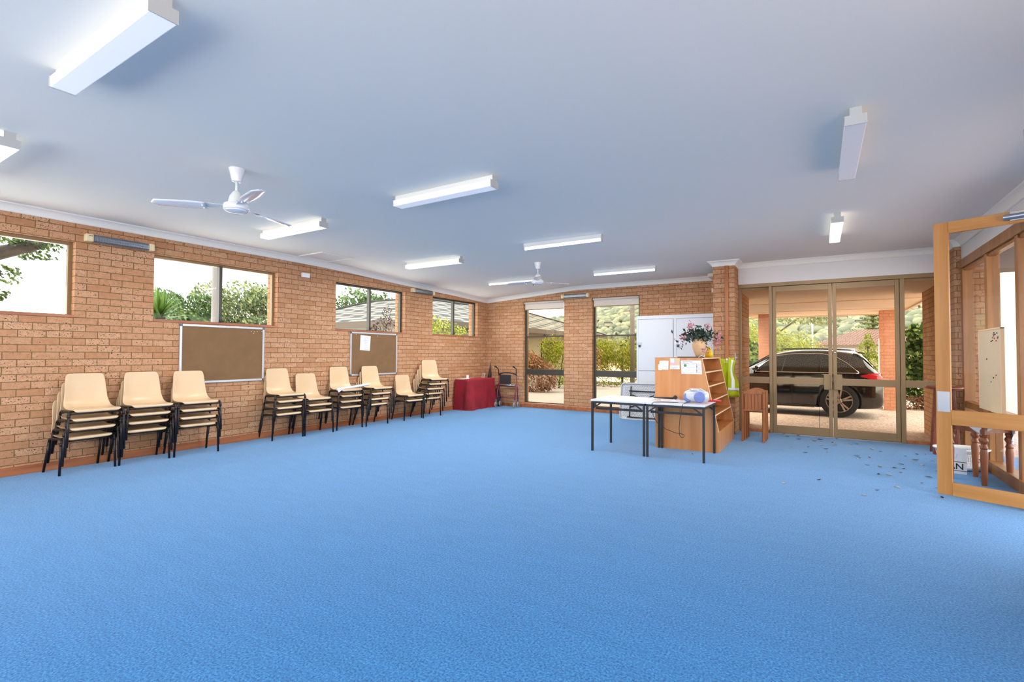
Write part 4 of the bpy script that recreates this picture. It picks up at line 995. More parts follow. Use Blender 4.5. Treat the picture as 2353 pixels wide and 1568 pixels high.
m.box(-.20,.20,-.20,.20,0,.003,M=Matrix.Rotation(R(87),4,'Z'))
cc = m.build('lace_cloth', MT['cloth'], loc=O); tag(cc, 'white lace cloth with corners hanging over the turned-leg table', 'tablecloth')
for ang, L, w in ((R(176),.36,.13),(R(262),.13,.14),(R(355),.25,.12)):
    m = MB(); d = Vector((math.cos(ang),math.sin(ang),0)); s = Vector((-d.y,d.x,0)); r = .2495
    rows = []
    for i in range(9):
        t = i/8; hw = w*(1-t)+.002; rows.append([d*(r+.012)+s*(hw*q)+Vector((0,0,.002-L*t))+d*(.012*math.sin(q*6+i*.7)) for q in (-1,-.5,0,.5,1)])
    rows.insert(0,[d*.15+s*(w*q)+Vector((0,0,.0035)) for q in (-1,-.5,0,.5,1)])
    m.grid(rows); m.build('hanging_corner', MT['cloth'], cc, smooth=True, solid=.002)
# laundry basket
bo = empty('laundry_basket', 'white plastic laundry basket behind the turned-leg table', 'basket', (1.47,8.06,0), R(20))
def bring(t, k=1): # t height 0..1
    return [((.19+.075*t)*k*math.cos(a), (.14+.06*t)*k*math.sin(a), .012+.245*t) for a in [2*PI*i/40 for i in range(40)]]
m = MB(); m.grid([bring(0,.01),bring(0),bring(.22)], wrap=True); m.build('base', MT['basket'], bo, smooth=True, solid=.004)
m = MB()
for t in (.22,.36,.5,.64,.78): m.tube(bring(t),.004,5,closed=True)
A, B = bring(.22), bring(.82)
for i in range(0,40): m.bar(A[i],B[i],.008,.004)
m.build('lattice', MT['basket'], bo)
m = MB(); m.grid([bring(.8),bring(1.0),bring(1.02,1.06),bring(.96,1.07)], wrap=True); m.build('rim', MT['basket'], bo, smooth=True, solid=.004)
for s in (-1, 1):
    m = MB(); m.tube([(s*.19,-.08,.25),(s*.2,-.075,.30),(s*.2,.075,.30),(s*.19,.08,.25)],.009,8); m.build('handle', MT['basket'], bo, smooth=True)
# sign box with lettering
so = empty('white_sign', 'white board with black capital letters TAN on the floor by the door', 'sign', (1.285,7.74,0), R(-14))
m = MB(); m.box(-.09,.17,0,.012,.0,.30); m.build('board', MT['paper'], so)
m = MB(); m.box(-.09,.17,-.0015,0,.135,.142); m.box(-.09,.17,-.0015,0,.032,.039); m.build('black_rule', MT['ink_d'], so)
cu = bpy.data.curves.new('lettering', 'FONT'); cu.body = 'TAN'; cu.size = .098; cu.extrude = .0006; cu.offset = .0015; cu.align_x = 'CENTER'
cu.materials.append(MT['black']); tmp = bpy.data.objects.new('tmp_text', cu); COL.objects.link(tmp); bpy.context.view_layer.update(); tme = bpy.data.meshes.new_from_object(tmp.evaluated_get(bpy.context.evaluated_depsgraph_get())); bpy.data.objects.remove(tmp, do_unlink=True)
lt = bpy.data.objects.new('lettering', tme); COL.objects.link(lt); lt.parent = so; lt.location = (.045,-.0012,.053); lt.rotation_euler = (PI/2,0,0)
m = MB()
for i in range(3): m.bar((-.03+.05*i,-.001,.17),(-.01+.05*i,-.001,.23),.012,.0015,up=(0,1,0))
m.build('blue_print', MT['pale'], so)
# beige pin board leaning on the glazed wall
o = empty('leaning_board', 'beige pin board with coloured pins leaning on the glazed timber wall', 'noticeboard', (1.66,7.62,.755), 0); 
m = MB(); m.box(-.012,.012,-.40,.44,0,.92); q = m.build('panel', MT['felt'], o)
m = MB(); m.box(-.016,.016,-.415,-.40,0,.93); m.box(-.016,.016,.44,.455,0,.93); m.box(-.016,.016,-.415,.455,.92,.935); m.build('frame', MT['beech_edge'], o)
random.seed(9)
for i in range(16):
    m = MB(); yy, zz = (random.uniform(-.33,-.05), random.uniform(.78,.89)) if i < 12 else (random.uniform(-.3,.3), random.uniform(.3,.7)); m.sphere((-.015,yy,zz),.008,6,4); m.build('push_pin', MT[('redp','ink_d','boomb','petal')[i % 4] if i % 4 < 3 else 'ink_d'], o)
# ================================================================== dry leaves on the carpet
LV = []
for k in range(4):
    random.seed(40+k); m = MB(); rows = []
    for i in range(7):
        t = i/6; w = .016*math.sin(PI*min(t*1.02,1))**.8+.0008; rows.append([(-.04+.08*t, w*u, .004+.012*abs(u)*math.sin(PI*t)*(.5+.5*k/3)+.014*(t-.5)**2*4*(k % 2)) for u in (-1,-.4,.4,1)])
    m.grid(rows); LV.append(m.mesh('dry_leaf', mat('dry_leaf_%s' % 'abcd'[k], ['4A3A2C','2E2A26','B9A284','7A6448'][k], .8), True))
pix = [(-.50,9.78),(-.28,9.74),(-.05,9.70),(.12,9.72),(.28,9.76),(-.42,9.5),(-.25,9.35),(-.05,9.25),(.05,9.45),(.2,9.3),(.32,9.42),(-.2,9.05),(.0,8.95),(.15,9.05),(-.46,8.55),(-.34,8.52),(-.18,8.7),(.05,8.55),(.1,8.3),(-.15,8.1),(.45,9.3),(.52,9.32),(.62,9.0),(.7,8.9),(.38,8.2),(.45,8.05),(.55,8.15),(.48,7.7),(.62,7.6),(.75,7.7),(.85,7.95),(1.0,8.6),(1.12,8.85),(1.22,9.0),(1.05,8.3),(1.2,8.4),(1.3,8.55),(1.05,8.05),(.9,7.6),(1.18,7.75),(1.3,7.9),(.58,7.15),(.72,7.2),(.8,7.35),(1.02,7.3),(1.12,7.25),(1.25,7.1),(.95,6.85),(1.08,6.75),(.7,6.5),(.5,6.35),(.35,6.0),(1.2,6.6),(-.32,6.15),(-.05,6.5),(-1.5,7.2),(1.38,6.9),(1.55,7.55),(1.6,7.85),(1.02,6.3)]
random.seed(77)
for i, (x, y) in enumerate(pix):
    k = random.choice((0,1,1,2,3)); o = bpy.data.objects.new('fallen_leaf', LV[k]); COL.objects.link(o); s = random.uniform(.55,1.15)
    o.location = (x+random.uniform(-.05,.05), y+random.uniform(-.06,.06), .0015); o.rotation_euler = (0,0,random.uniform(0,6.3)); o.scale = (s,s*random.uniform(.8,1.2),s)
    tag(o, 'small dry curled leaf lying on the blue carpet near the entrance', 'leaf', 'dry leaves blown onto the carpet')
# ================================================================== outside: ground and porch
m = MB(); m.box(-60,60,-30,75,-.4,-.06)
struct(m.build('ground', MT['ground']), 'pinkish exposed aggregate driveway outside the entrance', 'driveway')
m = MB(); m.box(-30,-2.2,11.4,21.3,-.2,-.05)
struct(m.build('path_concrete', MT['asphalt']), 'pale concrete yard outside the tall end windows', 'path')
m = MB(); m.box(-14,16,-16,-2.61,-.2,-.03)
struct(m.build('path_bounce_back', MT['paving']), 'added light-bouncing terrace behind the camera end of the hall', 'path')
m = MB(); m.box(-40,-7.95,-20,11.4,-.2,-.05)
struct(m.build('path_bounce_left', MT['yard_bounce']), 'added light-bouncing yard along the left side of the hall', 'yard')
SX0, SX1, SY1, SZ = -1.72, 1.90, 17.5, 2.56
m = MB(); m.box(SX0,SX1,9.99,SY1,SZ,SZ+.08); m.box(SX0-.05,SX1+.05,SY1-.02,SY1+.06,SZ-.03,SZ+.3); m.box(SX0-.06,SX0,11.5,SY1+.06,SZ-.03,SZ+.3); m.box(SX1,SX1+.06,11.5,SY1+.06,SZ-.03,SZ+.3)
m.box(SX0-.06,SX1+.06,9.95,SY1+.06,SZ+.3,SZ+.36); m.box(SX0,SX1,12.9,13.0,SZ-.012,SZ); m.box(SX0,SX1,15.4,15.5,SZ-.012,SZ)
struct(m.build('soffit_porch', MT['soffit']), 'beige soffit of the carport roof outside the entrance', 'soffit')
for i, (a, lb) in enumerate(((-1.50,'left square brick column holding up the carport roof'),(1.385,'right square brick column behind the back of the car'))):
    m = MB(); m.box(a,a+.31,16.2,16.51,-.2,SZ+.01); struct(m.build('pillar_%d' % (i+1), MT['brick_out'], uvbox=True), lb, 'column')
# hills
def hz(x, y):
    prof = [(-90,7),(-60,9.5),(-47,11.4),(-38,13.6),(-30,14.5),(-12,10.5),(3,9.0),(10,10.2),(18,12.6),(40,17),(70,18)]
    r = lerp_tab(prof, x); t = max(0, min(1, (y-72)/48)); t = t*t*(3-2*t)
    if y > 120: t = 1-(y-120)/60
    return r*t+ (.8*noise.noise(Vector((x*.12,y*.12,0)))+.5*noise.noise(Vector((x*.3,y*.3,3))))*(t if y > 75 else 0)-.3
m = MB(); m.grid([[(x, y, hz(x, y)) for x in [-95+.6*i for i in range(284)]] for y in [70+.9*j for j in range(76)]])
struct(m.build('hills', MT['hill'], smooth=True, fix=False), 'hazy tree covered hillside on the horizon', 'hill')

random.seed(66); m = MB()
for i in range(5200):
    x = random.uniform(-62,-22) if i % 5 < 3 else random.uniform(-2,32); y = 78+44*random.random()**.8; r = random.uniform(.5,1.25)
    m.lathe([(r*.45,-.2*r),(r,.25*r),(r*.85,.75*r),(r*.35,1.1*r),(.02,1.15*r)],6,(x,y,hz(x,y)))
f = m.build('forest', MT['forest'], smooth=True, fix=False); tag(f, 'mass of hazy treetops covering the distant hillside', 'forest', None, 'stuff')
# ------------------------------------------------------------------ plants
def leaves(m, blobs, n, s, asp=.5, shell=.6):
    tot = sum(b[3]*b[4]+b[4]*b[5]+b[3]*b[5] for b in blobs)
    for cx, cy, c2, rx, ry, rz in blobs:
        for i in range(int(n*(rx*ry+ry*rz+rx*rz)/tot)):
            d = Vector((random.gauss(0,1),random.gauss(0,1),random.gauss(0,1))).normalized(); r = shell+(1-shell)*random.random()
            r *= 1+.14*noise.noise(d*2.6+Vector((cx,cy,c2)))
            leafquad(m,(cx+d.x*rx*r, cy+d.y*ry*r, max(.02,c2+d.z*rz*r)), s*random.uniform(.6,1.3), asp)
def plant(name, label, cat, loc, blobs, n, s, mt, trunks=(), tr=.08, seed=1, asp=.5, group=None, shell=.6, crown='crown'):
    random.seed(seed); o = empty(name, label, cat, loc, 0, group)
    m = MB(); leaves(m, blobs, n, s, asp, shell); m.build(crown, MT[mt], o, fix=False)
    if trunks:
        m = MB()
        for t in trunks: m.tube(t, tr, 8, radii=[tr*(1-.6*i/(len(t)-1)) for i in range(len(t))])
        m.build('trunk', MT['bark'], o, smooth=True)
    return o
def rb(n, x0, x1, y0, y1, z0, z1, r0, r1, seed, sq=.8):
    random.seed(seed); return [(random.uniform(x0,x1),random.uniform(y0,y1),random.uniform(z0,z1),r,r,r*sq) for r in [random.uniform(r0,r1) for i in range(n)]]
# left of the hall
plant('branching_tree','tree with a thick grey limb leaning across the nearest high window','tree',(-9.6,.6,-.05),[(.1,.5,3.15,.45,.6,.28),(.1,1.3,3.06,.3,.75,.2),(.15,2.0,3.0,.2,.45,.12),(.05,1.55,2.5,.12,.16,.14),(.1,1.45,2.2,.1,.14,.1),(.1,.9,2.6,.2,.35,.2),(0,1.8,2.83,.12,.3,.09)],2300,.075,'gumd',[[(0,-.7,0),(0,-.4,1.4),(.05,.5,2.35),(.1,1.45,2.78),(.1,1.95,3.02)],[(.05,.5,2.35),(.1,1.0,2.62),(.1,1.45,2.45)]],.17,3)
random.seed(8); o = empty('yucca','spiky green yucca at the left of the second high window','plant',(-10.0,4.22,-.05))
m = MB()
for i in range(70):
    a = random.random()*2*PI; e = random.uniform(.05,1.45); L = random.uniform(.45,.66); d = Vector((math.cos(a)*math.cos(e),math.sin(a)*math.cos(e),math.sin(e))); s = d.cross(Vector((0,0,1))).normalized()
    b = Vector((0,0,2.03+random.uniform(-.08,.08))); n = len(m.v)
    for t, w in ((0,.018),(.35,.028),(.7,.018),(1,.001)):
        p = b+d*L*t+Vector((0,0,-.16*t*t*math.cos(e))); m.v += [p-s*w, p+s*w]
    for k in range(3): m.face((n+2*k,n+2*k+1,n+2*k+3,n+2*k+2))
m.build('blades', MT['yuc'], o, fix=False); m = MB(); m.tube([(0,0,0),(.02,0,1),(0,0,2.08)],.08,10); m.build('trunk', MT['bark'], o, smooth=True)
def pole(label, x, y, h, r):
    o = empty('power_pole', label, 'power pole', (x,y,-.05), 0, None); m = MB(); m.tube([(0,0,0),(0,0,h*.5),(0,0,h)],r,12,radii=[r*1.05,r,r*.9]); m.build('shaft', MT['pole'], o, smooth=True)
    m = MB(); m.box(-.9,.9,-.05,.05,h-.6,h-.5); m.build('crossarm', MT['pole'], o); return o
pole('weathered timber power pole behind the second high window', -13, 6.72, 8.0, .088)
pole('timber power pole outside the tall window beside the white cabinet', -7.05, 21.6, 8.0, .10)
GT = 'trees beyond the left windows'
plant('spreading_tree','dark green tree above the yucca in the second high window','tree',(-22,9.9,-.05),rb(9,-1,1,-.9,1.1,2.2,3.5,.55,.95,31)+[(0,.9,3.3,.7,.7,.7)],5000,.17,'gumd',[[(0,0,0),(.1,0,1.5),(0,.1,3.4)]],.16,32,group=GT)
plant('spreading_tree','large pale green tree filling the right half of the second high window','tree',(-22.5,13.2,-.05),rb(13,-1,1,-1.5,1.1,2.2,4.3,.6,.95,33)+[(0,-.3,4.1,.8,1.1,.7),(0,.6,3.8,.7,.8,.7)],7500,.17,'gum',[[(0,0,0),(.05,-.2,1.6),(0,-.6,3.6)],[(.05,-.2,1.6),(.2,.6,3.8)]],.15,34,group=GT)
plant('spreading_tree','green tree rising behind the tiled roof in the third high window','tree',(-27,24,-.05),rb(14,-1,1,-4,4,2.6,5.0,1.0,1.6,35),5200,.3,'gumd',[[(0,0,0),(0,0,4)]],.2,36,group=GT)
plant('leafy_shrub','purple leaved shrub against the tiled roof in the third high window','shrub',(-10.2,9.75,-.05),[(0,.0,2.0,.3,.45,.5),(0,.15,2.45,.14,.18,.3),(0,-.35,1.9,.2,.3,.3),(0,0,1.2,.5,.6,.7)],1500,.07,'prp',[[(0,0,0),(0,0,2.3)]],.03,37)
plant('leafy_shrub','thin purple twiggy shrub at the left end of the third high window','shrub',(-10.5,7.75,-.05),[(0,.05,2.1,.12,.22,.3),(0,0,1.3,.3,.4,.5)],260,.06,'prp',[[(0,0,0),(0,0,2.4)]],.02,38)
plant('leafy_shrub','bright yellow-green bush in the farthest high window','shrub',(-10.0,12.4,-.05),[(0,-.25,2.05,.5,.65,.5),(0,.55,1.9,.5,.6,.45),(0,0,1.2,.7,1.0,.9),(0,-.75,2.2,.25,.3,.45)],3600,.075,'grn',[[(0,0,0),(0,0,2)]],.04,39)
o = empty('small_house','small pale roofed house low in the second high window','house',(-24,10.8,-.05)); m = MB(); m.box(-2,1,-1.4,1.2,0,2.7); m.build('wall', MT['wall_cream'], o)
m = MB(); m.prism([(-1.7,2.66),(.0,3.15),(1.5,2.66)], lambda a, b: (-2.2,a,b), lambda a, b: (1.3,a,b)); m.build('roof', MT['wall_cream'], o)
# neighbour's tiled house, seen in the third and fourth high windows and the left tall window
o = empty('tiled_house','neighbouring house with grey-brown tiled hip roof outside the far windows','house',(-16,20,-.05)); O = Vector((-16,20,-.05))
e0, e1, n0, n1, ez, rz_ = -21.5, -11.5, 13.0, 30.0, 2.55, 3.8
m = MB(); m.box(e0+.6,e1-.6,n0+.6,n1-.6,-.05,ez); part(m,'wall',MT['wall_cream'],o,O)
me = MB(); A, B, C2, D = (e0,n0,ez),(e1,n0,ez),(e1,n1,ez),(e0,n1,ez); R1, R2, R3 = (-18,16.5,rz_),(-15,16.5,rz_),(-15,26.5,rz_)
me.quad(A,B,R2,R1); me.face([len(me.v)+i for i in range(4)]); me.v += [Vector(q) for q in (B,C2,R3,R2)]
me.v += [Vector(q) for q in (C2,D,R3)]; n = len(me.v); me.face((n-3,n-2,n-1)); me.v += [Vector(q) for q in (D,A,R1,R3)]; n = len(me.v); me.face((n-4,n-3,n-2,n-1)); me.v += [Vector(q) for q in (R1,R2,R3)]; n = len(me.v); me.face((n-3,n-2,n-1))
me.v = [p-O for p in me.v]; ro = me.build('roof', MT['tile_a'], o, fix=False)
def roof_uv(ob):
    uv = ob.data.uv_layers.new(name='UVMap')
    for p in ob.data.polygons:
        n = p.normal; t = Vector((-n.y,n.x,0)); t = t.normalized() if t.length > 1e-4 else Vector((1,0,0)); up = n.cross(t)
        for li in p.loop_indices:
            c = ob.data.vertices[ob.data.loops[li].vertex_index].co; uv.data[li].uv = (c.dot(t), c.dot(up))
roof_uv(ro)
m = MB(); m.box(e0,e1,n0-.06,n0,ez-.2,ez+.02); m.box(e1,e1+.06,n0,n1,ez-.2,ez+.02); m.box(e0,e1,n0,n1,ez-.14,ez-.1); part(m,'gutter',MT['fascia'],o,O)
m = MB(); m.tube([R1,R2,R3],.07,8); m.tube([A,R1],.07,8); m.tube([B,R2],.07,8); m.tube([C2,R3],.07,8); part(m,'ridge_cap',MT['tile_a'],o,O)
m = MB(); m.box(e1-.62,e1-.55,22.4,24.4,.9,2.0); part(m,'window',MT['cargls'],o,O)
# outside the tall end windows
GB = 'shrubs outside the tall end windows'
plant('russet_shrub','drooping russet leaved bush outside the left tall window','shrub',(-9.0,16.3,-.05),[(0,0,.6,.75,.6,.62),(-.35,0,1.05,.5,.4,.5),(.45,0,.5,.4,.4,.5),(.1,-.1,1.0,.35,.35,.35)],2600,.15,'rst',(),.05,51,.3,GB,.75)
plant('feathery_shrub','feathery yellow-green bush behind the russet bush','shrub',(-9.2,18.6,-.05),[(.2,0,1.05,.95,.7,.95),(-.3,0,1.65,.6,.5,.6),(.9,.1,1.5,.6,.5,.65)],5000,.1,'grn',[[(0,0,0),(.2,0,1.4)]],.04,52,.35,GB)
plant('russet_shrub','reddish bush at the right edge of the left tall window','shrub',(-9.0,20.9,-.05),[(.2,0,1.2,.6,.5,.75),(-.2,0,.6,.8,.5,.6)],1400,.12,'rst',(),.05,53,.4,GB)
plant('feathery_shrub','big yellow-green bush outside the tall window beside the cabinet','shrub',(-8.0,23.0,-.05),rb(9,-1.3,1.6,-.3,.5,.7,1.7,.6,.9,54)+[(0,0,1.1,1.9,.8,1.1)],11000,.13,'grn',[[(0,0,0),(0,0,1.5)]],.06,55,.3,GB)
plant('leafy_shrub','dark green bush beside the power pole above the big yellow-green bush','shrub',(-8.4,26.5,-.05),[(.6,0,2.4,.75,.5,.75),(0,0,1.4,1.2,.6,1.2)],1500,.16,'gumd',[[(0,0,0),(.5,0,2.4)]],.06,56,.5,GB)
random.seed(61); m = MB()
for i in range(1500): leafquad(m,(random.uniform(-11,-5.5),random.uniform(21.0,22.6),random.uniform(0,.14)),random.uniform(.08,.18),.2,Vector((random.gauss(0,1),random.gauss(0,1),.2)).normalized())
g = m.build('grass', MT['grs'], fix=False, loc=(0,0,-.05)); tag(g, 'strip of green grass below the big bush at the end of the yard', 'grass', None, 'stuff')
random.seed(62); m = MB()
for i in range(700): leafquad(m,(random.uniform(-11,-5.5),random.uniform(20.2,21.2),random.uniform(.0,.03)),random.uniform(.05,.1),.5,Vector((random.gauss(0,.3),random.gauss(0,.3),1)).normalized())
g = m.build('litter', MT['dry'], fix=False, loc=(0,0,-.05)); tag(g, 'dry leaf litter along the edge of the concrete yard', 'leaf litter', None, 'stuff')
m = MB(); m.tube([(-8.15,17.0,.5),(-8.15,17.0,1.72),(-7.3,17.0,1.72),(-7.3,17.0,.3)],.022,8); q = m.build('white_rail', MT['white'], smooth=True, loc=(0,0,0)); tag(q, 'thin white pipe rail among the bushes in the left tall window', 'rail')
o = empty('overhead_wire','sagging overhead wires with black clamps above the hillside','wire',(-9.5,24,4.2)); m = MB()
for k, (z0, z1) in enumerate(((.35,.25),(.2,.32),(.05,.18))): m.tube([(-3+6*i/12, 0, z0+(z1-z0)*i/12-.32*(1-(2*i/12-1)**2)*(.6+.3*k)) for i in range(13)],.012,5)
m.build('cable', MT['black'], o)
for x, z in ((-.35,-.05),(.25,-.30),(.55,-.02)):
    m = MB(); m.bar((x,0,z),(x+.09,0,z+.12),.07,.07); m.build('clamp', MT['black'], o)
random.seed(70)
hp = [(-46.5,88),(-44,92),(-41,90),(-39.5,97),(-36,95),(-34,101),(-43,104),(3.5,104),(6,99),(15,96),(17,101),(13.5,106)]
for i, (x, y) in enumerate(hp):
    o = empty('hillside_house','tiny pale house among the trees on the distant hillside','house',(x,y,hz(x,y)+.7),random.uniform(-.4,.4),'houses scattered on the hillside'); o.scale = (.55,.5,.42)
    m = MB(); m.box(-1.3,1.3,-1,1,0,1.5); m.build('wall', MT['wall_cream'], o)
    m = MB(); m.prism([(-1.2,1.5),(0,2.1),(1.2,1.5)], lambda a, b: (-1.5,a,b), lambda a, b: (1.5,a,b)); m.build('roof', MT['tile_b' if i % 2 else 'tile_a'], o)
# outside the entrance
GE = 'greenery outside the glass entrance'
plant('feathery_tree','big yellow-green feathery tree behind the black car','tree',(-1.2,22,-.05),rb(10,-1.0,.9,-.4,.5,1.0,2.1,.55,.85,81)+[(-.4,0,1.3,1.5,.7,1.2),(-1.0,0,2.6,.9,.6,.6)],9000,.10,'grn',[[(0,0,0),(0,0,1.8)]],.08,82,.3,GE)
plant('dark_tree','olive leaved branch hanging under the carport edge behind the car','tree',(-.2,27,-.05),[(-.5,0,3.3,1.2,.6,.45),(.4,0,3.1,.7,.5,.35)],1500,.12,'gum',[[(-2,.5,0),(-1.6,.4,2.4),(-.4,0,3.3)]],.08,83,.5,GE)
plant('hedge','glossy dark hedge seen through the left sidelight','hedge',(-2.15,18.2,-.05),[(0,0,.6,.75,.5,.75),(0,0,1.3,.65,.45,.7)],2200,.13,'hdg',(),.05,84,.55,GE)
plant('feathery_tree','yellow-green foliage above the dark hedge in the left sidelight','tree',(-2.7,21.0,-.05),[(0,0,2.1,.9,.6,.8),(.3,0,1.4,.8,.6,.7)],3000,.11,'grn',[[(0,0,0),(0,0,1.8)]],.07,85,.3,GE)
plant('hedge','glossy dark hedge filling the right sidelight','hedge',(2.75,17.3,-.05),[(-.1,0,.7,.85,.55,.75),(-.1,0,1.4,.85,.5,.7),(-.35,-.1,1.95,.4,.4,.38),(.3,0,2.0,.5,.4,.36)],5200,.15,'hdg',(),.05,86,.55,GE)
plant('ground_cover','low reddish brown plants below the right hedge','ground cover',(2.35,16.75,-.05),[(0,0,.16,.75,.2,.22),(.4,0,.14,.5,.2,.2)],900,.11,'rst',(),.05,87,.3,GE)
plant('lime_conifer','bright lime green conical conifer behind the back of the car','tree',(1.55,22.5,-.05),[(0,0,1.95,.16,.16,.32),(0,0,1.6,.32,.3,.4),(0,0,1.1,.46,.45,.5),(0,0,.5,.5,.5,.5)],3000,.09,'lgt',[[(0,0,0),(0,0,1.9)]],.05,88,.4,GE)
plant('hedge','dark hedge between the lime conifer and the right brick column','hedge',(2.15,21.0,-.05),[(0,0,.7,.35,.4,.7),(0,0,1.45,.32,.35,.4)],1300,.12,'hdg',(),.05,89,.5,GE)
random.seed(90); o = empty('norfolk_pine','tiered pine tree above the red tiled house','tree',(5.5,72,-.05)); o.scale = (1.15,1.15,1.12); m = MB()
for t in range(10):
    z = 2.2+.45*t; r = 2.1*(1-t/11)+.2
    for k in range(9):
        a = 2*PI*k/9+t*.4
        for i in range(26):
            s = random.random(); leafquad(m,(math.cos(a)*r*s+random.gauss(0,.08), math.sin(a)*r*s+random.gauss(0,.08), z+.35*s*s+random.gauss(0,.05)),.28,.4)
m.build('crown', MT['pin'], o, fix=False); m = MB(); m.tube([(0,0,0),(0,0,6.6)],.12,8); m.build('trunk', MT['bark'], o)
o = empty('red_tiled_house','pale house with a red tiled hip roof behind the car','house',(5,62,-.05)); O = Vector((5,62,-.05))
a0, a1, b0, b1, ez2, rz2 = -.8, 12, 58, 67, 2.35, 4.0
m = MB(); m.box(a0+.5,a1-.5,b0+.5,b1-.5,-.05,ez2); part(m,'wall',MT['wall_cream'],o,O)
me = MB(); A, B, C2, D = (a0,b0,ez2),(a1,b0,ez2),(a1,b1,ez2),(a0,b1,ez2); R1, R2 = (3.5,62.5,rz2),(8,62.5,rz2)
me.quad(A,B,R2,R1); me.quad(C2,D,R1,R2)
for t in ((D,A,R1),(B,C2,R2)): me.v += [Vector(q) for q in t]; n = len(me.v); me.face((n-3,n-2,n-1))
me.v = [p-O for p in me.v]; ro = me.build('roof', MT['tile_b'], o, fix=False); roof_uv(ro)
m = MB(); m.box(a0,a1,b0-.06,b0,ez2-.16,ez2+.02); part(m,'gutter',MT['fascia'],o,O)
m = MB(); m.box(1.4,3.0,b0+.44,b0+.5,.9,2.0); part(m,'window',MT['glass_w'] if False else MT['pale'],o,O)
m = MB(); m.tube([(0,0,0),(0,0,4.6)],.035,8); q = m.build('flag_pole', MT['white'], smooth=True, loc=(-.30,34,-.05)); tag(q, 'thin white pole rising behind the yellow-green tree', 'pole')
m = MB(); m.tube([(0,0,0),(.03,0,1.95)],.025,8); q = m.build('garden_stake', MT['white'], smooth=True, loc=(1.62,19.5,-.05)); tag(q, 'thin pale stake beside the lime conifer', 'stake')

# ================================================================== the car
YC = 14.55; O = Vector((-1.0,YC,-.05))
car = empty('car','glossy black wagon parked under the carport outside the entrance','car',tuple(O))
ST = [(1.25,.32,.55,.60,.74,.72,.66),(1.215,.18,.86,.95,.85,.83,.70),(1.12,.15,.95,1.03,.89,.86,.66),(.96,.14,.97,1.24,.92,.88,.64),(.80,.13,.97,1.43,.93,.89,.66),(.35,.13,.97,1.50,.93,.90,.68),(-.35,.13,.955,1.515,.93,.90,.69),(-.88,.13,.94,1.45,.93,.90,.68),(-1.28,.13,.93,1.23,.93,.90,.70),(-1.62,.13,.91,1.0,.93,.89,.74),(-1.85,.13,.89,.95,.93,.88,.76),(-2.6,.14,.84,.90,.92,.86,.74),(-3.1,.17,.74,.80,.88,.80,.66),(-3.33,.22,.56,.62,.74,.68,.55),(-3.40,.3,.45,.48,.6,.56,.48)]
def half(st):
    x, zb, zl, zr, wm, wl_, wr = st; h = zl-zb
    return [(0,zb),(wm*.82,zb),(wm*.95,zb+.05),(wm,zb+.36*h),(wm*.995,zb+.62*h),(wl_+.01,zl-.03),(wl_,zl),(wr+(wl_-wr)*.35,zl+.62*(zr-zl)),(wr,zr-.04*min(1,(zr-zl)*4)),(wr*.72,zr),(0,zr+.012)]
rows = []
for st in ST:
    h = half(st); rows.append([(st[0],YC-y,z) for y, z in h]+[(st[0],YC+y,z) for y, z in h[-2:0:-1]])
m = MB(); m.grid(rows, wrap=True); n = len(rows[0]); m.face(range(n)); m.face([(len(rows)-1)*n+i for i in range(n)]); m.v = [p-O for p in m.v]
body = m.build('body', MT['carblk'], car, smooth=True, sub=2)
cut = []
for ax in (.39,-2.48):
    for s in (-1, 1):
        m = MB(); m.lathe([(.42,-.17),(.42,.17)],40,Vector((ax,YC+s*.85,.33))-O,0,Matrix.Rotation(PI/2,3,'X')); c = m.build('arch', MT['black'], None); c.parent = car; cut.append(c)
        b = body.modifiers.new('w','BOOLEAN'); b.object = c; b.operation = 'DIFFERENCE'; b.solver = 'EXACT'
dg = bpy.context.evaluated_depsgraph_get(); dg.update()
nm = bpy.data.meshes.new_from_object(body.evaluated_get(dg)); body.modifiers.clear(); body.data = nm
for c in cut: bpy.data.objects.remove(c, do_unlink=True)
def sec(x):
    for a, b in zip(ST, ST[1:]):
        if b[0] <= x <= a[0]:
            t = (x-a[0])/(b[0]-a[0]); return [(p[0]+(q[0]-p[0])*t, p[1]+(q[1]-p[1])*t) for p, q in zip(half(a), half(b))]
    return half(ST[0])
def ys(x, z, off=.006):
    h = sec(x)[2:9]
    for (y0, z0), (y1, z1) in zip(h, h[1:]):
        if z0 <= z <= z1: return y0+(y1-y0)*(z-z0)/max(z1-z0,1e-6)+off
    return (h[-1][0] if z > h[-1][1] else h[0][0])+off
def side(x, z, off, s=-1): return Vector((x, YC+s*ys(x,z,off), z))-O
topz = [(-1.34,1.0),(-1.12,1.20),(-.86,1.36),(-.5,1.41),(.08,1.41),(.34,1.34),(.55,1.20),(.77,.985)]
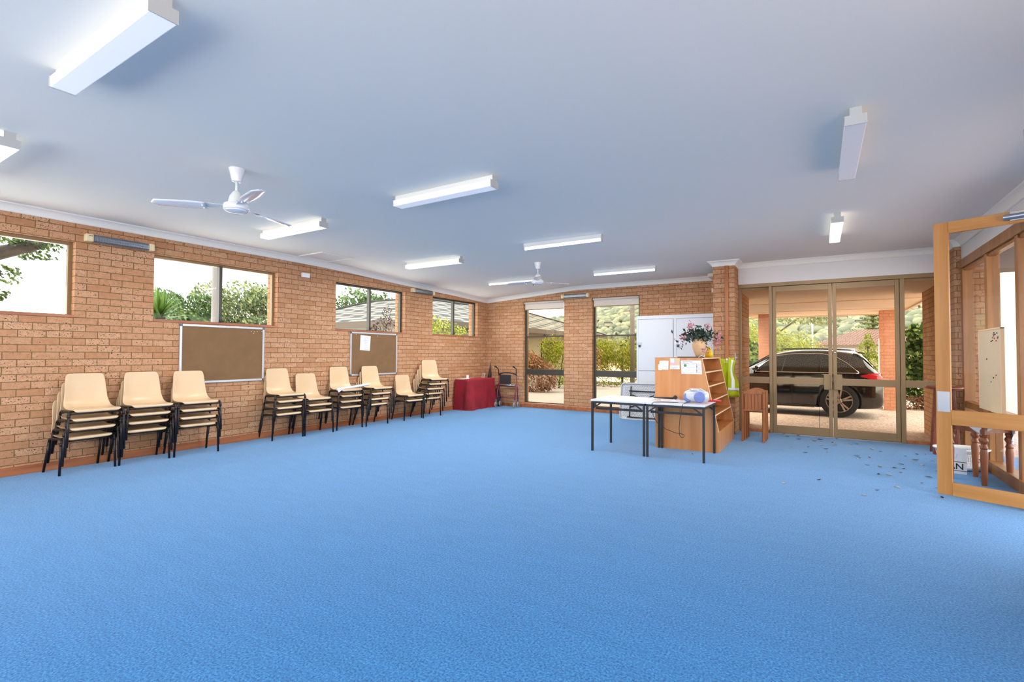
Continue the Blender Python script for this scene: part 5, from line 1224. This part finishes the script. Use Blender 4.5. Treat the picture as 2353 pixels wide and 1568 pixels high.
for s in (-1, 1):
    m = MB(); rows = []
    for i in range(40):
        x = -1.34+2.11*i/39; zt = lerp_tab(topz, x); rows.append([side(x, .975+(max(zt,.98)-.975)*j/6, .004, s) for j in range(7)])
    m.grid(rows); g = m.build('side_window', MT['cargls'], car, smooth=True)
    m = MB(); m.tube([side(x, lerp_tab(topz, x), .008, s) for x in [-1.34+2.11*i/40 for i in range(41)]],.011,6); m.tube([side(-1.34+2.11*i/30, .968, .008, s) for i in range(31)],.011,6)
    m.build('chrome_trim', MT['chrome'], g, smooth=True)
    m = MB()
    for x0, x1 in ((-.76,-.66),(-.02,0.0),(.02,.04),(.30,.27)): m.tube([side(x0+(x1-x0)*j/6, .98+(lerp_tab(topz, x1)-.99)*j/6, .006, s) for j in range(7)],.012,5)
    m.build('window_pillar', MT['black'], g)
    m = MB()
    for x0 in (-.70,.12): m.tube([side(x0-.28+.28*i/8, .865, .02 if 0 < i < 8 else .0, s) for i in range(9)],.012,6)
    m.build('door_handle', MT['carblk'], car, smooth=True)
    m = MB(); m.tube([side(-2.0+1.95*i/20, .155, .004, s) for i in range(21)],.012,6); m.build('sill_trim', MT['chrome'], car, smooth=True)
    m = MB()
    for x0 in (-1.42,-.55,.22): m.tube([side(x0, .2+.74*j/10, .001, s) for j in range(11)],.004,5)
    m.build('door_seam', MT['black'], car)
    m = MB(); m.sphere(side(-1.33,1.04,.11,s),.085,12,8,0,(1.1,.9,.75)); m.bar(side(-1.3,.99,0,s),side(-1.3,1.02,.1,s),.05,.03); m.build('wing_mirror', MT['carblk'], car, smooth=True)
    m = MB(); rows = []
    for i in range(12):
        t = i/11; x = .80+.40*t; hh = .006+.068*min(1,t*1.8); c = .91-.02*t; rows.append([side(min(x,1.23), c+hh*(2*j/5-1), .006, s) for j in range(6)])
    m.grid(rows); m.build('tail_lamp', MT['lamp_r'], car, smooth=True, solid=.006)
    m = MB(); m.box(1.08,1.235,YC+s*.55-.14,YC+s*.55+.14,.16,.235); part(m,'exhaust_trim',MT['chrome'],car,O,bevel=.02)
m = MB(); m.grid([[Vector((x+.004,YC-w+2*w*j/8,z+.012))-O for j in range(9)] for x, z, w in ((.83,1.415,.60),(.95,1.27,.62),(1.10,1.07,.64))]); m.build('rear_window', MT['cargls'], car, smooth=True, solid=.006)
m = MB(); m.prism([(.70,1.475),(.90,1.43),(.92,1.40),(.78,1.42)], lambda a, b: Vector((a,YC-.66,b))-O, lambda a, b: Vector((a,YC+.66,b))-O); m.build('rear_spoiler', MT['carblk'], car, bevel=.01)
m = MB(); m.grid([[Vector((x,YC-w+2*w*j/8,z+.012))-O for j in range(9)] for x, z, w in ((-.93,1.44,.60),(-1.28,1.23,.64),(-1.58,1.02,.68))]); m.build('windscreen', MT['cargls'], car, smooth=True, solid=.006)
for s in (-1, 1):
    m = MB(); m.tube([Vector((-.8+1.5*i/10,YC+s*.60,1.525+.02*math.sin(PI*i/10)-.03*(i/10)))-O for i in range(11)],.014,6); m.build('roof_rail', MT['carblk'], car, smooth=True)
RX = Matrix.Rotation(PI/2,3,'X')
for ax in (.39,-2.48):
    for s in (-1, 1):
        c = Vector((ax,YC+s*.815,.33))-O
        m = MB(); m.lathe([(.265,-.11),(.33,-.115),(.368,-.10),(.38,-.07),(.38,.07),(.368,.10),(.33,.115),(.265,.11),(.265,-.11)],48,c,0,RX); w = m.build('wheel', MT['tyre'], car, auto=40)
        m = MB(); m.lathe([(.262,-.1),(.268,.0),(.262,.1),(.25,.1),(.25,-.1),(.262,-.1)],48,c,0,RX)
        yo = s*.1
        for k in range(5):
            for dlt in (-.17,.17):
                a = 2*PI*k/5+.3; p0 = Vector((math.cos(a+dlt*.5)*.05,yo,math.sin(a+dlt*.5)*.05)); p1 = Vector((math.cos(a+dlt)*.255,yo*1.0,math.sin(a+dlt)*.255)); m.bar(c+p0,c+p1,.034,.03,up=(0,1,0))
        m.lathe([(.002,.085),(.055,.085),(.06,.10),(.045,.112),(.002,.114)] if s < 0 else [(.002,-.085),(.055,-.085),(.06,-.10),(.045,-.112),(.002,-.114)],20,c,0,RX)
        m.build('rim', MT['rim'], w, auto=40)
        m = MB(); m.lathe([(.002,-.03),(.25,-.03),(.25,.03),(.002,.03)],32,c,0,RX); m.build('brake_disc', MT['rimd'], w)
        m = MB(); y = s*.118
        for k in range(3):
            a = PI/2+k*2*PI/3; m.bar(c+Vector((0,y,0)),c+Vector((math.cos(a)*.03,y,math.sin(a)*.03)),.008,.003,up=(0,1,0))
        m.tube([c+Vector((math.cos(2*PI*i/20)*.032,y,math.sin(2*PI*i/20)*.032)) for i in range(20)],.003,5,closed=True); m.build('hub_emblem', MT['chrome'], w)

# ================================================================== light, sky, camera
W = bpy.data.worlds.new('sky'); SC.world = W; W.use_nodes = True; nt = W.node_tree
bg = nt.nodes['Background']; bg.inputs['Strength'].default_value = WORLD
tc = N(nt,'ShaderNodeTexCoord'); sp = N(nt,'ShaderNodeSeparateXYZ'); nt.links.new(tc.outputs['Generated'], sp.inputs[0])
rp = N(nt,'ShaderNodeValToRGB'); e = rp.color_ramp.elements; e[0].position = 0; e[0].color = (.93,.95,.98,1); e[1].position = .8; e[1].color = (.80,.88,1,1)
nt.links.new(sp.outputs[2], rp.inputs[0]); nt.links.new(rp.outputs[0], bg.inputs['Color'])
sl = bpy.data.lights.new('sun','SUN'); sl.energy = SUN; sl.angle = R(25); sl.color = (1,.95,.86)
so_ = bpy.data.objects.new('sun', sl); COL.objects.link(so_); so_.rotation_euler = (R(18), R(-30), 0)
cd = bpy.data.cameras.new('camera'); cam = bpy.data.objects.new('camera', cd); COL.objects.link(cam); SC.camera = cam
F, PITCH, ROLL, YAW = 1139.738, .02478831, .00428127, -.55363827
cd.sensor_width = 36; cd.sensor_fit = 'HORIZONTAL'; cd.lens = F/2353*36; cd.clip_start = .05; cd.clip_end = 500
fw = Vector((math.sin(YAW)*math.cos(PITCH), math.cos(YAW)*math.cos(PITCH), math.sin(PITCH))); rt = Vector((math.cos(YAW),-math.sin(YAW),0)); up = rt.cross(fw)
r2 = rt*math.cos(ROLL)+up*math.sin(ROLL); u2 = -rt*math.sin(ROLL)+up*math.cos(ROLL)
cam.matrix_world = Matrix(((r2.x,u2.x,-fw.x,0),(r2.y,u2.y,-fw.y,0),(r2.z,u2.z,-fw.z,1.388),(0,0,0,1)))
vs = SC.view_settings; vs.view_transform = 'Standard'; vs.look = 'None'; vs.gamma = 1; vs.use_curve_mapping = False; vs.exposure = EXPO
SC.cycles.max_bounces = 8; SC.cycles.diffuse_bounces = 4; SC.cycles.glossy_bounces = 3; SC.cycles.transparent_max_bounces = 12; SC.cycles.caustics_reflective = False; SC.cycles.caustics_refractive = False; SC.cycles.sample_clamp_indirect = 12
SC.cycles.use_denoising = True
